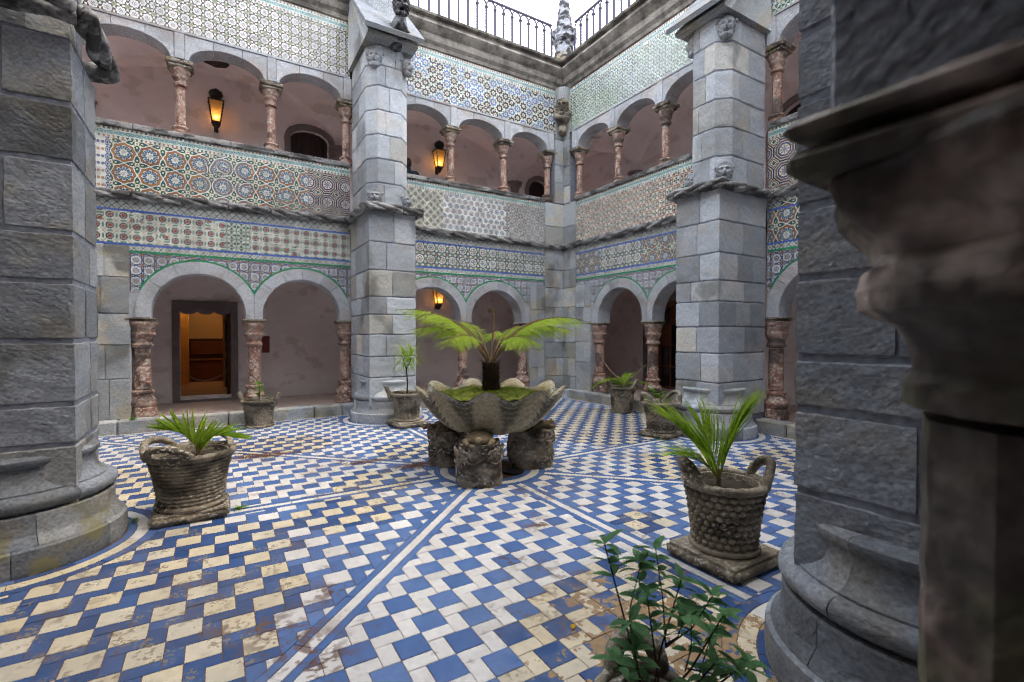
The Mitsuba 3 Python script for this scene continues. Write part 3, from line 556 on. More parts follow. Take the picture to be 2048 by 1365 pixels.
rope_run(w1, sag([(-1.86, 0.05, 3.86), (2.28, 0.05, 3.87)]), 3)
w2 = arcade('tiled_wall', 'far', 'tiled wall with star flower tiles at the top, between far pier and far corner', 3.16, 7.10, F_LO2, F_UP2, solid=[(6.665, 7.10)], lo_edge=(3.16, 7.10), span1=6.655, up1=7.42)
w2.panel('spandrel', w2.span, 0, 2.30); w2.panel('octdaisy', sbox(3.16, 3.084, 7.10, 3.601), 0, 3.084)
w2.panel('diamonds', sbox(3.16, 3.93, 4.32, 4.763), 3.16, 4.763 - 5 * .175); w2.panel('beads', sbox(4.322, 3.93, 5.95, 4.763), 4.322, 4.763 - 7 * .13); w2.panel('quatrefoil', sbox(5.952, 3.93, 7.10, 4.763), 5.952, 4.763 - 5 * .177)
w2.panel('starflower', sbox(3.16, 6.768, 7.42, 7.658), 0, 6.768)
w2.lay_tiles()
rope_run(w2, sag([(3.18, 0.05, 3.87), (7.64, 0.05, 3.83)]), 5)
w3 = arcade('tiled_wall', 'right', 'tiled wall with an ochre diamond lattice on its parapet, right of the far corner', 5.35, 9.47, R_LO1, R_UP1, solid=[(8.91, 9.47)], lo_edge=(5.35, 9.47), span1=8.90, up1=9.73)
w3.panel('spandrel', w3.span, 0, 2.30); w3.panel('medallion', sbox(8.62, 3.084, 9.47, 3.601), 0.05, 3.084); w3.panel('octdaisy', sbox(7.30, 3.084, 8.618, 3.601), 0, 3.084); w3.panel('medallion', sbox(5.35, 3.084, 7.298, 3.601), 0.05, 3.084)
w3.panel('ochre_lattice', sbox(5.35, 3.93, 9.47, 4.763), 5.35, 4.763 - 5 * .177); w3.panel('fine', sbox(5.35, 6.768, 9.72, 7.658), 0, 6.768)
w3.lay_tiles()
rope_run(w3, sag([(5.38, 0.05, 3.84), (9.93, 0.05, 3.83)]), 7)
w4 = arcade('tiled_wall', 'right', 'tiled wall with dark nested octagons, in the gap beside the near right pier', 0.30, 4.55, R_LO2, R_UP2)
w4.panel('spandrel', w4.span, 0, 2.30); w4.panel('medallion', sbox(0.30, 3.084, 4.55, 3.80), 0.03, 3.084 + .12); w4.panel('octagon', sbox(0.30, 3.93, 4.55, 4.763), 0.05, 4.763 - 5 * .1725); w4.panel('fine', sbox(0.30, 6.768, 4.55, 7.658), 0, 6.768)
w4.lay_tiles()
rope_run(w4, sag([(0.32, 0.05, 3.84), (4.53, 0.05, 3.86)]), 9)
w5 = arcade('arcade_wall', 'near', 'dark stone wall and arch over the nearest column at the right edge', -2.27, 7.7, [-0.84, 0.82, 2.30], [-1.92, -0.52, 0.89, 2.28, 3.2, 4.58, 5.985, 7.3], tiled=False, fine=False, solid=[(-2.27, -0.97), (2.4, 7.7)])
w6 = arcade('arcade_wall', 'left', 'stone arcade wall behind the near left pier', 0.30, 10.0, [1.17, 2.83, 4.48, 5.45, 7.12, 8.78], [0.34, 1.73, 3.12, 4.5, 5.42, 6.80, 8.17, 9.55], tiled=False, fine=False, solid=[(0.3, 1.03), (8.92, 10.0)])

# ---- corner quoins
def quoins(key, M, rows, u0, u1, d, seed, wide=None):
    R = random.Random(seed)
    for i, (z0, z1) in enumerate(zip(rows[:-1], rows[1:])):
        cuts = [u0, u0 + (u1 - u0) * R.choice([0.42, 0.58, 0.5]), u1] if (u1 - u0) > 0.4 and i % 3 != 2 else [u0, u1]
        for a, b in zip(cuts[:-1], cuts[1:]):
            m = hull_block(sbox(a + .004, -0.30, b - .004, d + R.uniform(-.006, .008)), z0 + .004, z1 - .004, 0.012)
            m = sharp(displace(refine(m, 0.07), 0.005, 8, seed + i), 40); t = R.random()
            part(key, 'block', xf(m, M), 'quoin_stone', smooth=True, uv=tone_uv(m, t, R.random()))
cq = thing('corner_pillar', 'grey block corner pillar where the two tiled walls meet', 'pillar')
ROWS = [0.2, 0.52, 0.98, 1.38, 1.86, 2.28, 2.78, 3.24, 3.8, 4.35, 4.95]
quoins(cq, WALLS['far'], ROWS, 7.11, 7.70, 0.02, 3); quoins(cq, WALLS['right'], ROWS, 9.48, 9.975, 0.022, 4)
quoins(cq, WALLS['far'], [0.2, 0.75, 1.2, 1.83, 2.2, 2.82], 6.67, 7.10, 0.012, 5); quoins(cq, WALLS['right'], [0.2, 0.9, 1.4, 1.85, 2.25, 2.82], 8.915, 9.47, 0.012, 6)
for wn, a, b, c in (('far', 7.10, 7.42, 7.70), ('right', 9.47, 9.73, 9.98)): part(cq, 'mortar_core', xf(cat(prism(sbox(a + .001, 0, c, 4.94), -.31, -.013), prism(sbox(b + .001, 4.941, c, 8.0), -.33, -.0135), prism(sbox(c, 0, c + .3, 8.0), -.31, -.0128)), WALLS[wn]), 'mortar')
quoins(cq, WALLS['far'], [4.96, 5.5, 5.95, 6.6, 7.25, 7.85], 7.42, 7.70, 0.025, 7); quoins(cq, WALLS['right'], [4.96, 5.4, 5.9, 6.6, 7.25, 7.85], 9.73, 9.97, 0.027, 8)
lq = thing('corner_pillar', 'damp grey block corner beside the first left column', 'pillar')
quoins(lq, WALLS['far'], [0.2, 0.86, 1.42, 1.93, 2.52, 3.05], -1.86, -1.235, 0.012, 9)

# ---- kerb stones round the court
kb = thing('kerb', 'row of worn kerb stones at the foot of the arcades', 'kerb')
for wn, a0, a1 in (('far', -2.0, 7.43), ('right', 0.57, 9.735), ('near', -2.0, 7.43), ('left', 0.57, 9.735)):
    R = random.Random(len(wn)); u = a0
    while u < a1 - 0.05:
        b = min(a1, u + R.uniform(0.5, 1.0))
        m = xf(bx(u + .006, b - .006, 0.003, 0.268 + R.uniform(-.008, .004), -0.1, 0.212 + R.uniform(-.008, .006), 0.022), WALLS[wn])
        m = sharp(displace(refine(m, 0.05), 0.008, 7, int(u * 10)), 40); part(kb, 'kerb_stone', m, 'quoin_stone', smooth=True, uv=tone_uv(m, R.random() * 0.9, 0.5 + R.random() * 0.5)); u = b

# ---- columns
def column(label, x, y, z0, prof, ab, n, rot, shaft, group, near=False):
    t = thing('stone_column', label, 'column', group)
    def band(a, b, name, k):
        pr = [(r, z) for r, z in prof if a <= z <= b]
        pr = [(0.0, pr[0][1])] + pr + [(0.0, pr[-1][1])]
        m = lathe(pr, n if name == 'shaft' else max(n, 16), rot, rot + 2 * PI)
        v = m[0] + [x, y, z0]; m = (v, m[1])
        if near:
            m = refine(m, 0.02); vv = m[0] - [x, y, z0]; th_ = np.arctan2(vv[:, 1], vv[:, 0]); k_ = np.clip((vv[:, 2] - 1.47) * 20, 0, 1) * (vv[:, 2] < 1.61) * np.clip((1.61 - vv[:, 2]) * 30, 0, 1); m[0][:, :2] += (vv[:, :2] / np.maximum(np.hypot(vv[:, 0], vv[:, 1]), .01)[:, None]) * (0.016 * k_ * np.sin(th_ * 8 + 9 * vv[:, 2]))[:, None]
            m = displace(displace(m, 0.004, 9, 3), 0.003, 34, 4)
        else: m = displace(refine(m, 0.06), 0.004, 18, int(x * 7 + y * 3))
        m = sharp(m, 28)
        part(t, name, m, 'shaded_marble' if near else 'red_marble', smooth=True, uv=tone_uv(m, k, 0.85 if name == 'capital' else (0.3 if name == 'shaft' else 0.5)))
    k = RNG.random()
    band(-1, shaft[0], 'base', k); band(shaft[0], shaft[1], 'shaft', k); band(shaft[1], 9, 'capital', k)
    for a, b, h in ab:
        m = sharp(displace(refine(xf(bx(-h, h, -h, h, a, b, 0.012), mat((x, y, z0))), 0.06), 0.004, 15, 5), 40); part(t, 'abacus', m, 'weathered_stone' if not near else 'shaded_marble', smooth=True, uv=tone_uv(m, .5, 0.95))
    return t
def lo_prof(r):
    return [(r * 1.62, 0.0), (r * 1.66, 0.03), (r * 1.62, 0.15), (r * 1.45, 0.165), (r * 1.62, 0.20), (r * 1.66, 0.245), (r * 1.5, 0.29), (r * 1.22, 0.33), (r * 1.15, 0.38), (r * 1.34, 0.405), (r * 1.34, 0.435), (r * 1.04, 0.455), (r, 0.47),
            (r * 0.98, 0.8), (r * 0.95, 1.15), (r * 0.95, 1.165), (r * 1.28, 1.185), (r * 1.32, 1.215), (r * 1.1, 1.24), (r * 1.08, 1.26), (r * 1.2, 1.31), (r * 1.5, 1.37), (r * 1.55, 1.40), (r * 1.4, 1.42), (r * 1.42, 1.46), (r * 1.72, 1.56), (r * 1.72, 1.60)]
def lo_column(label, x, y, r=0.116, group='red marble columns of the lower arcade', near=False):
    h = 0.20 if not near else 0.215
    if near: return column(label, x, y, 0.205, [(.22, 0), (.225, .14), (.19, .16), (.22, .22), (.19, .28), (.16, .33), (.175, .40), (.14, .44), (.133, .47), (.133, 1.29), (.150, 1.305), (.150, 1.335), (.140, 1.35), (.143, 1.375), (.160, 1.405), (.198, 1.425), (.203, 1.45), (.196, 1.475), (.182, 1.49), (.190, 1.515), (.222, 1.55), (.232, 1.585), (.226, 1.60)], [(1.588, 1.622, .213), (1.636, 1.661, .216)], 10, PI / 8, (0.46, 1.30), group, True)
    return column(label, x, y, 0.205, lo_prof(r), [(1.602, 1.63, h - 0.02), (1.632, 1.659, h)], 8 if near else 10, PI / 8 if near else 0.2, (0.46, 1.16), group, near)
UP = [(0.135, 0.0), (0.135, 0.07), (0.11, 0.085), (0.125, 0.10), (0.135, 0.125), (0.115, 0.15), (0.088, 0.165), (0.080, 0.18), (0.078, 0.45), (0.074, 0.83), (0.074, 0.84), (0.105, 0.855), (0.108, 0.885), (0.085, 0.90), (0.09, 0.94), (0.12, 0.985), (0.125, 1.01), (0.115, 1.02), (0.15, 1.10), (0.152, 1.13)]
def up_column(label, x, y): return column(label, x, y, 5.036, UP, [(1.132, 1.18, 0.165), (1.182, 1.247, 0.195)], 8, PI / 8, (0.175, 0.835), 'small columns of the upper gallery')
YF, XR, YN, XL = 10.17, 7.87, 0.13, -2.44
ORD = ['first', 'second', 'third']
for i, u in enumerate(F_LO1): lo_column(f'{ORD[i]} red marble column from the left in the lower arcade, left of the far pier', u, YF, 0.128 if i == 0 else 0.112)
for i, u in enumerate(F_LO2): lo_column(['red marble column hidden behind the far pier at its right side', 'red marble column behind the right side of the palm in the far arcade', 'red marble column beside the far corner, its foot behind the shell basin'][i], u, YF)
for i, u in enumerate(R_LO1): lo_column(['red marble column hidden behind the right pier', 'red marble column at the right arcade, behind the crisscross planter', 'red marble column just right of the far corner'][i], XR, u)
for i, u in enumerate(R_LO2): lo_column(['red marble column behind the near pier of the right wall', 'red marble column further behind the near pier of the right wall', 'orange red marble column just right of the right pier'][i], XR, u)
for i, u in enumerate(F_UP1[1:]): up_column(['upper gallery column left of the first lantern', 'upper gallery column between the first lantern and the dark arched door', 'upper gallery column against the left side of the far pier'][i], u, YF)
for i, u in enumerate(F_UP2): up_column(['upper gallery column hidden by the far pier', 'upper gallery column right of the second lantern', 'second upper gallery column left of the far corner', 'upper gallery column against the left side of the far corner'][i], u, YF)
for i, u in enumerate(R_UP1): up_column(['upper gallery column hidden by the right pier', 'upper gallery column left of the right pier', 'second upper gallery column right of the far corner', 'upper gallery column against the right side of the far corner'][i], XR, u)
for i, u in enumerate(R_UP2[2:]): up_column(['upper gallery column behind the near right pier', 'upper gallery column between the right pier and the near right pier'][i], XR, u)
lo_column('huge dark blurred column in the foreground at the right edge', 0.82, YN, 0.133, None, True)
lo_column('column behind the left shoulder of the viewer', -0.84, YN, 0.133, None, True)

# ---- piers
def pier(label, wall, uc, hw, depth, rows, urows, uhw, udepth, seed, mtl='granite', res=0.06, cap=None, base_d=None):
    M = WALLS[wall]; R = random.Random(seed); key = thing('stone_pier', label, 'pier', 'block piers round the court')
    def blocks(plan, rows, seed0, gap):
        for i, (z0, z1) in enumerate(zip(rows[:-1], rows[1:])):
            x0, y0, x1, y1 = plan.bounds; fd = y1 - R.uniform(0.34, 0.50) if i % 2 else y1 - R.uniform(0.52, 0.70)
            uu = x0 + (x1 - x0) * (R.uniform(0.40, 0.62) if i % 2 else R.choice([0.36, 0.64, 0.5]))
            cells = [sbox(x0, fd, uu, y1), sbox(uu, fd, x1, y1), sbox(x0, y0, (x0 + x1) / 2, fd), sbox((x0 + x1) / 2, y0, x1, fd)]
            if fd - y0 > 0.75:
                k = y0 + (fd - y0) * R.uniform(0.4, 0.6); cells = cells[:2] + [sbox(x0, k, (x0 + x1) / 2, fd), sbox((x0 + x1) / 2, k, x1, fd), sbox(x0, y0, (x0 + x1) / 2, k), sbox((x0 + x1) / 2, y0, x1, k)]
            for c in cells:
                for q in polys(c.intersection(plan).buffer(-gap, join_style=2)):
                    m = hull_block(q, z0 + gap, z1 - gap, 0.015)
                    m = displace(displace(refine(m, res), 0.009, 5, seed0 + i, 3), 0.004, 22, seed0, 2); t = R.random()
                    m = sharp(m, 40); part(key, 'block', xf(m, M), mtl, smooth=True, uv=tone_uv(m, t, R.random()))
    plan = sbox(uc - hw, 0.03, uc + hw, depth); c = 0.17
    up = Polygon([(uc - uhw, 0.03), (uc - uhw, udepth - c * 1.2), (uc - uhw + c, udepth), (uc + uhw - c, udepth), (uc + uhw, udepth - c * 1.2), (uc + uhw, 0.03)])
    g = 0.0045 if mtl == 'granite' else 0.009
    blocks(plan, rows, seed, g); blocks(up, urows, seed + 50, g * 0.9)
    zt = urows[-1]
    core = cat(vprism(plan.buffer(-0.016, join_style=2), 0.0, rows[-1]), vprism(up.buffer(-0.014, join_style=2), rows[-1], zt))
    part(key, 'mortar_core', xf(core, M), 'mortar')
    # round moulded base
    bd = base_d or depth - 0.435
    lod = [('plinth_stone', [(0.30, 0.0), (0.655, 0.0), (0.66, 0.07), (0.655, 0.165), (0.63, 0.18), (0.30, 0.18)]), ('base_stone', [(0.30, 0.182), (0.632, 0.182), (0.60, 0.235), (0.585, 0.26), (0.585, 0.375), (0.575, 0.385), (0.30, 0.385)]),
           ('base_roll', [(0.30, 0.387), (0.545, 0.387), (0.56, 0.405), (0.592, 0.425), (0.603, 0.455), (0.592, 0.485), (0.56, 0.505), (0.535, 0.508), (0.535, 0.52), (0.50, 0.545), (0.476, 0.58), (0.462, 0.63), (0.458, 0.675), (0.475, 0.685), (0.49, 0.705), (0.489, 0.73), (0.47, 0.745), (0.38, 0.75)])]
    for name, pr in lod:
        off = R.uniform(0, 0.5); nseg = 7
        for k in range(nseg):
            a0 = off + k * 2 * PI / nseg + 0.004; a1 = off + (k + 1) * 2 * PI / nseg - 0.004
            m = lathe(pr, 15 if res > 0.05 else 26, a0, a1)
            v = m[0] + [uc, bd, 0]; m = displace((v, m[1]), 0.005, 9, seed + k); m = sharp(m, 38); part(key, name, xf(m, M), 'granite' if mtl == 'granite' else 'dimmed_rough_granite', smooth=True, uv=tone_uv(m, R.random(), 0.4 + 0.6 * R.random()))
    m = lathe([(.0, .004), (.64, .004), (.645, .16), (.60, .18), (.57, .25), (.565, .37), (.53, .385), (.535, .41), (.575, .45), (.55, .49), (.51, .51), (.46, .57), (.44, .66), (.46, .71), (0, .72)], 64); part(key, 'base_core', xf((m[0] + [uc, bd, 0], m[1]), M), 'mortar', smooth=40)
    if cap:
        z, d, ov = cap
        prof = Polygon([(0.02, z + d - 0.02), (0.02, z + d + 0.09), (d + 0.03, z + 0.07), (d, z)])
        m = xf(prism(prof, uc - uhw - ov, uc + uhw + ov), axes((0, 0, 0), (0, 1, 0), (1, 0, 0), (0, 0, 1)))
        m = sharp(displace(refine(m, 0.12), 0.004, 6, 2), 30); part(key, 'sloping_cap', xf(m, M), 'dimmed_rough_granite', smooth=True, uv=tone_uv(m, 0.5, 0.4), label='sloping stone slab on top')
        m = xf(prism(Polygon([(0.03, zt), (udepth - 0.02, zt), (d - 0.12, z - 0.03), (d - 0.10, z + 0.02), (0.03, z + d - 0.06)]), uc - uhw - ov * 0.5, uc + uhw + ov * 0.5), axes((0, 0, 0), (0, 1, 0), (1, 0, 0), (0, 0, 1)))
        part(key, 'cap_moulding', xf(m, M), 'quoin_stone')
    w = Wall(key, M)
    o = 0.075
    rope_run(w, sag([(uc - hw - o, 0.10, 3.86), (uc - hw - o, depth + o, 3.85), (uc + hw + o, depth + o, 3.85), (uc + hw + o, 0.10, 3.86)], 0.008), seed)
    return key
LOWER = [0.30, 0.81, 1.19, 1.59, 1.95, 2.27, 2.75, 3.25, 3.86]
UPPER = [3.86, 4.36, 4.80, 5.24, 5.68, 6.12, 6.50]
p_far = pier('pale grey block pier against the far wall, beside the shell basin', 'far', 2.73, 0.435, 1.40, LOWER, UPPER + [6.86], 0.395, 1.25, 11, cap=(6.90, 1.60, 0.14))
p_right = pier('pale grey block pier against the right wall, behind the fan palm', 'right', 4.95, 0.40, 1.25, [0.3, 0.85, 1.30, 1.71, 2.10, 2.42, 2.84, 3.33, 3.86], UPPER, 0.37, 1.10, 12, cap=(6.52, 1.34, 0.17), base_d=0.84)
p_left = pier('huge shaded block pier at the left edge, its side face lit', 'left', 4.96, 0.40, 1.403, [0.3, 0.81, 1.10, 1.55, 1.97, 2.32, 2.82, 3.23, 3.70], [3.70, 4.2, 4.7, 5.2, 5.7, 6.2, 6.8], 0.36, 1.36, 13, mtl='dimmed_rough_granite', res=0.035)
p_near = pier('huge rough block pier beside the blurred foreground column', 'near', 2.72, 0.40, 0.94, [0.3, 0.87, 1.25, 1.49, 1.86, 2.19, 2.68, 2.99, 3.45, 3.86], UPPER + [6.8], 0.37, 0.84, 14, mtl='dimmed_rough_granite', res=0.035, base_d=0.54)

# ---- cornice, railing, galleries
def cornice(wall, u0, u1, mitre0, mitre1, label):
    M = WALLS[wall]; key = thing('cornice', label, 'cornice')
    pr = np.array([(-0.30, 7.86), (0.03, 7.86), (0.05, 7.93), (0.12, 7.98), (0.15, 8.06), (0.11, 8.085), (0.11, 8.13), (0.21, 8.18), (0.28, 8.25), (0.28, 8.29), (0.20, 8.305), (0.20, 8.395), (0.30, 8.41), (0.32, 8.45), (0.29, 8.47), (-0.30, 8.47)])
    n = max(1, round((u1 - u0) / 0.95))
    for i in range(n):
        a, b = u0 + (u1 - u0) * i / n, u0 + (u1 - u0) * (i + 1) / n
        ea = np.where((i == 0) & mitre0, pr[:, 0], 0.0) if mitre0 else np.zeros(len(pr)); eb = np.where(mitre1 and i == n - 1, -pr[:, 0], np.zeros(len(pr)))
        ns = 6; V = []
        for k in range(ns + 1):
            s = k / ns; V.append(np.c_[a + .003 + (b - a - .006) * s + ea * (1 - s) + eb * s, pr[:, 0], pr[:, 1]])
        v = np.vstack(V); f = grid_faces(ns + 1, len(pr), True)
        e = trimesh.creation.triangulate_polygon(Polygon(pr), engine='earcut')[1]
        m = displace((v, np.vstack([f, e + ns * len(pr), e[:, ::-1]])), 0.004, 6, i); m = sharp(m, 30)
        part(key, 'cornice_stone', xf(m, M), 'cornice_stone', smooth=True)
cornice('far', -2.27, 7.70, 0, 1, 'dark weathered cornice along the top of the far wall'); cornice('right', 0.30, 10.0, 0, 1, 'dark weathered cornice along the top of the right wall')
cornice('near', -2.27, 7.70, 0, 0, 'cornice on the near wall'); cornice('left', 0.30, 10.0, 0, 0, 'cornice on the left wall')
struct('roof_terrace', cat(bx(-4.6, 10.05, 10.345, 12.4, 8.2, 8.45), bx(8.045, 10.05, -2.2, 10.34, 8.2, 8.45), bx(-4.6, -2.615, -2.2, 10.34, 8.2, 8.45), bx(-2.61, 8.04, -2.2, -0.045, 8.2, 8.45)), 'roof_deck')
def railing(wall, u0, u1, label):
    M = WALLS[wall]; key = thing('iron_railing', label, 'railing'); d = -0.14
    part(key, 'handrail', xf(bx(u0, u1, d - .024, d + .024, 9.545, 9.575), M), 'iron'); part(key, 'bottom_rail', xf(bx(u0, u1, d - .012, d + .012, 8.52, 8.535), M), 'iron')
    n = int((u1 - u0) / 0.237); s = (u1 - u0) / n
    bal = cat(sweep([(0, d, 8.46), (0, d, 8.8), (0, d, 9.39)], 0.027, 8), lathe([(0, 9.335), (.03, 9.34), (.046, 9.355), (.046, 9.38), (.03, 9.395), (0, 9.40)], 8))
    bal[0][-48:, 1] += d
    arc = [(s / 2 - s / 2 * math.cos(t), d, 9.39 + 0.15 * math.sin(t)) for t in np.linspace(0, PI, 11)]
    b0 = mikit.ply(xf(bal, M), 'iron', smooth=40); a0 = mikit.ply(xf(sweep(arc, 0.018, 6), M), 'iron', smooth=40)
    for i in range(n + 1):
        o = M[:3, 0] * (u0 + i * s); reuse(key, 'baluster', b0, T().translate([float(x) for x in o]))
        if i < n: reuse(key, 'scroll', a0, T().translate([float(x) for x in o]))
railing('far', -1.0, 7.42, 'dark iron balustrade against the sky on top of the far wall'); railing('right', 1.4, 9.72, 'dark iron balustrade against the sky on top of the right wall')

struct('gallery_floor', cat(bx(-4.5, 10.0, 10.0, 12.3, -0.2, 0.15), bx(7.7, 10.0, -2.2, 9.998, -0.2, 0.15), bx(-4.5, -2.27, -2.2, 9.998, -0.2, 0.15), bx(-2.268, 7.698, -2.2, 0.3, -0.2, 0.15)), 'gallery_floor')
struct('upper_gallery_floor', cat(bx(-4.5, 10.0, 10.34, 12.3, 3.72, 4.0), bx(8.04, 10.0, -2.2, 10.338, 3.72, 4.0), bx(-4.5, -2.61, -2.2, 10.338, 3.72, 4.0), bx(-2.608, 8.038, -2.2, -0.04, 3.72, 4.0)), 'plaster')
def vault(wall, u0, u1, d0, z0, rise, period, phase, name):
    nu, nd = int((u1 - u0) / 0.09), 26
    u = np.linspace(u0, u1, nu)[:, None] * np.ones((1, nd)); d = np.linspace(-0.345, d0, nd)[None] * np.ones((nu, 1))
    a = (d - d0) / (-0.34 - d0) * 2 - 1; b = ((u - phase) / period) % 1 * 2 - 1
    z = z0 + rise * np.maximum(np.sqrt(np.maximum(0, 1 - a * a)), np.sqrt(np.maximum(0, 1 - b * b)))
    v = np.stack([u, d, z], -1).reshape(-1, 3); m = (v, grid_faces(nu, nd))
    struct(name, xf(m, WALLS[wall]), 'plaster', smooth=25)
for wn, a, b in (('far', -4.5, 10.0), ('right', -2.2, 12.3)):
    vault(wn, a, b, -2.3, 5.95, 1.25, 5.07 if wn == 'far' else 4.7, 2.55 if wn == 'far' else 0.25, 'upper_vault'); vault(wn, a, b, -2.3, 2.35, 1.2, 5.07 if wn == 'far' else 4.7, 2.55 if wn == 'far' else 0.25, 'lower_vault')
vault('near', -4.5, 10.0, -2.5, 2.5, 1.05, 2.5, 0.05, 'lower_vault'); vault('left', -2.2, 12.3, -2.2, 2.5, 1.05, 2.5, 0.05, 'lower_vault')
struct('upper_ceiling', cat(bx(-4.5, -2.62, -2.2, 12.3, 7.0, 7.2), bx(-2.61, 8.03, -2.2, -0.05, 7.0, 7.2)), 'plaster')
# back walls of the galleries, with their openings
def back_wall(name, M, u0, u1, holes, label):
    k = thing(name, label, 'wall'); g = sbox(u0, -0.2, u1, 8.2).difference(unary_union(holes)) if holes else sbox(u0, -0.2, u1, 8.2)
    part(k, 'masonry', xf(prism(g, -0.30, 0.0), M), 'plaster'); return k
BF = axes((0, 12.3, 0), (1, 0, 0), (0, -1, 0), (0, 0, 1)); BR = axes((10.0, 0, 0), (0, 1, 0), (-1, 0, 0), (0, 0, 1))
def arch_hole(c, h, z0, zs, rise): return sbox(c - h, z0, c + h, zs).union(ellipse(c, zs, h, rise).intersection(sbox(c - h, zs, c + h, zs + rise)))
DOOR = sbox(-0.69, 0.25, 0.25, 2.10)
bw = back_wall('gallery_wall', BF, -4.5, 10.3, [DOOR, arch_hole(1.90, 0.42, 4.0, 6.20, 0.22), arch_hole(8.52, 0.40, 4.0, 5.95, 0.40)], 'plum grey plaster wall of the far galleries')
bw2 = back_wall('gallery_wall', BR, -2.5, 12.3, [arch_hole(8.35, 0.62, 0.15, 1.9, 0.55), arch_hole(5.2, 0.6, 4.0, 5.7, 0.6)], 'shaded plaster wall of the right galleries')
back_wall('gallery_wall', axes((0, -2.2, 0), (1, 0, 0), (0, 1, 0), (0, 0, 1)), -4.5, 10.3, [], 'plaster wall of the gallery behind the viewer'); back_wall('gallery_wall', axes((-4.5, 0, 0), (0, 1, 0), (1, 0, 0), (0, 0, 1)), -2.5, 12.3, [], 'plaster wall of the left gallery')
# ------------------------------------------------------------------ small things: materials
def leaf_mat(a, b, trans=0.9, rough=0.35, f=9.0):
    return {'type': 'principledthin', 'base_color': mikit.proc(lambda p, n, uv: mix(a, b, fbm(p.x * f, p.y * f, p.z * f, 3)) * (0.75 + 0.5 * noise(p.x * 60, p.y * 60, p.z * 60))), 'roughness': rough, 'diff_trans': trans, 'spec_trans': 0.0}
scene['lime_leaf'] = leaf_mat((0.20, 0.33, 0.03), (0.40, 0.49, 0.09), 1.0, f=5.0)
scene['palm_leaf'] = leaf_mat((0.17, 0.34, 0.024), (0.38, 0.50, 0.06), 0.95)
scene['dark_leaf'] = leaf_mat((0.075, 0.18, 0.08), (0.17, 0.31, 0.14), 0.9, 0.22)
scene['mid_leaf'] = leaf_mat((0.09, 0.22, 0.025), (0.18, 0.33, 0.045), 0.8, 0.3)
scene['yellow_leaf'] = leaf_mat((0.55, 0.35, 0.02), (0.50, 0.25, 0.02), 0.6)
scene['bark'] = principled(lambda p, n, uv: mix((0.018, 0.012, 0.009), (0.07, 0.045, 0.03), fbm(p.x * 60, p.y * 60, p.z * 16, 3)), 0.85, 0.2)
scene['stem'] = principled(lambda p, n, uv: mix((0.10, 0.06, 0.035), (0.20, 0.13, 0.06), fbm(p.x * 40, p.y * 40, p.z * 20, 3)), 0.7, 0.3)
scene['soil'] = principled(lambda p, n, uv: mix((0.018, 0.014, 0.012), (0.06, 0.05, 0.035), fbm(p.x * 30, p.y * 30, p.z * 30, 3)), 0.9, 0.2)
scene['moss'] = principled(lambda p, n, uv: mix((0.055, 0.085, 0.012), (0.15, 0.16, 0.03), fbm(p.x * 16, p.y * 16, p.z * 16, 4)), 0.9, 0.2)
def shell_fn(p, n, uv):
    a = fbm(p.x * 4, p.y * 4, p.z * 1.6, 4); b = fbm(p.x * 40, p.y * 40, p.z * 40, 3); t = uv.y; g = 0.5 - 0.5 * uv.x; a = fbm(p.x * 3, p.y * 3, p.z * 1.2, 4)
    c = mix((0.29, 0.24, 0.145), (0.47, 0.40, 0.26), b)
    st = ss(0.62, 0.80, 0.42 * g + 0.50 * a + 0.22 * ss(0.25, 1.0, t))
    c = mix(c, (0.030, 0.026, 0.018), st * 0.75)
    e = (t * 12) - dr.floor(t * 12); c = mix(c, (0.50, 0.45, 0.34), (1 - ss(0.0, 0.26, e)) * ss(0.1, 0.3, t) * 0.45 * ss(0.3, 0.6, b))  # pale ledge edges: light on the growth ridges put into the colour
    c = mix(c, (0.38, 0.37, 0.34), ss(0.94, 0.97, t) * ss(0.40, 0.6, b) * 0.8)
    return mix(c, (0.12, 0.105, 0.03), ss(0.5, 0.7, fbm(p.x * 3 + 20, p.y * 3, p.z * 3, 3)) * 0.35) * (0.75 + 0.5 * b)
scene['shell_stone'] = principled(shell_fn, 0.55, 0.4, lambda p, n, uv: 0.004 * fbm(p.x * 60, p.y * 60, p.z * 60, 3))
scene['turtle_stone'] = principled(lambda p, n, uv: mix((0.085, 0.065, 0.04), (0.24, 0.185, 0.11), fbm(p.x * 14, p.y * 14, p.z * 14, 4)), 0.65, 0.35, lambda p, n, uv: 0.004 * fbm(p.x * 60, p.y * 60, p.z * 60, 3))
scene['pale_carving'] = principled(stone_fn((0.34, 0.36, 0.39), (0.05, 0.05, 0.05), (0.36, 0.35, 0.33)), 0.75, 0.3, lambda p, n, uv: 0.004 * fbm(p.x * 50, p.y * 50, p.z * 50, 3))
scene['black_stone'] = principled(lambda p, n, uv: mix((0.012, 0.012, 0.014), (0.10, 0.10, 0.115), ss(0.4, 0.7, fbm(p.x * 12, p.y * 12, p.z * 12, 4))), 0.35, 0.5, lambda p, n, uv: 0.005 * fbm(p.x * 50, p.y * 50, p.z * 50, 3))
scene['lichen_stone'] = principled(lambda p, n, uv: mix((0.05, 0.05, 0.055), mix((0.36, 0.38, 0.42), (0.30, 0.25, 0.16), ss(8.9, 8.6, p.z)), ss(0.40, 0.58, fbm(p.x * 9, p.y * 9, p.z * 9, 4))) * (0.6 + 0.8 * noise(p.x * 40, p.y * 40, p.z * 40)), 0.8, 0.25, lambda p, n, uv: 0.016 * fbm(p.x * 22, p.y * 22, p.z * 22, 4))
scene['black_metal'] = plain((0.02, 0.017, 0.016), 0.45)
scene['amber_glass'] = {'type': 'principledthin', 'base_color': rgb(0.92, 0.72, 0.40), 'roughness': 0.3, 'diff_trans': 1.5, 'spec_trans': 0.25, 'eta': 1.3}
scene['flame'] = plain((0.8, 0.6, 0.4), 0.5)
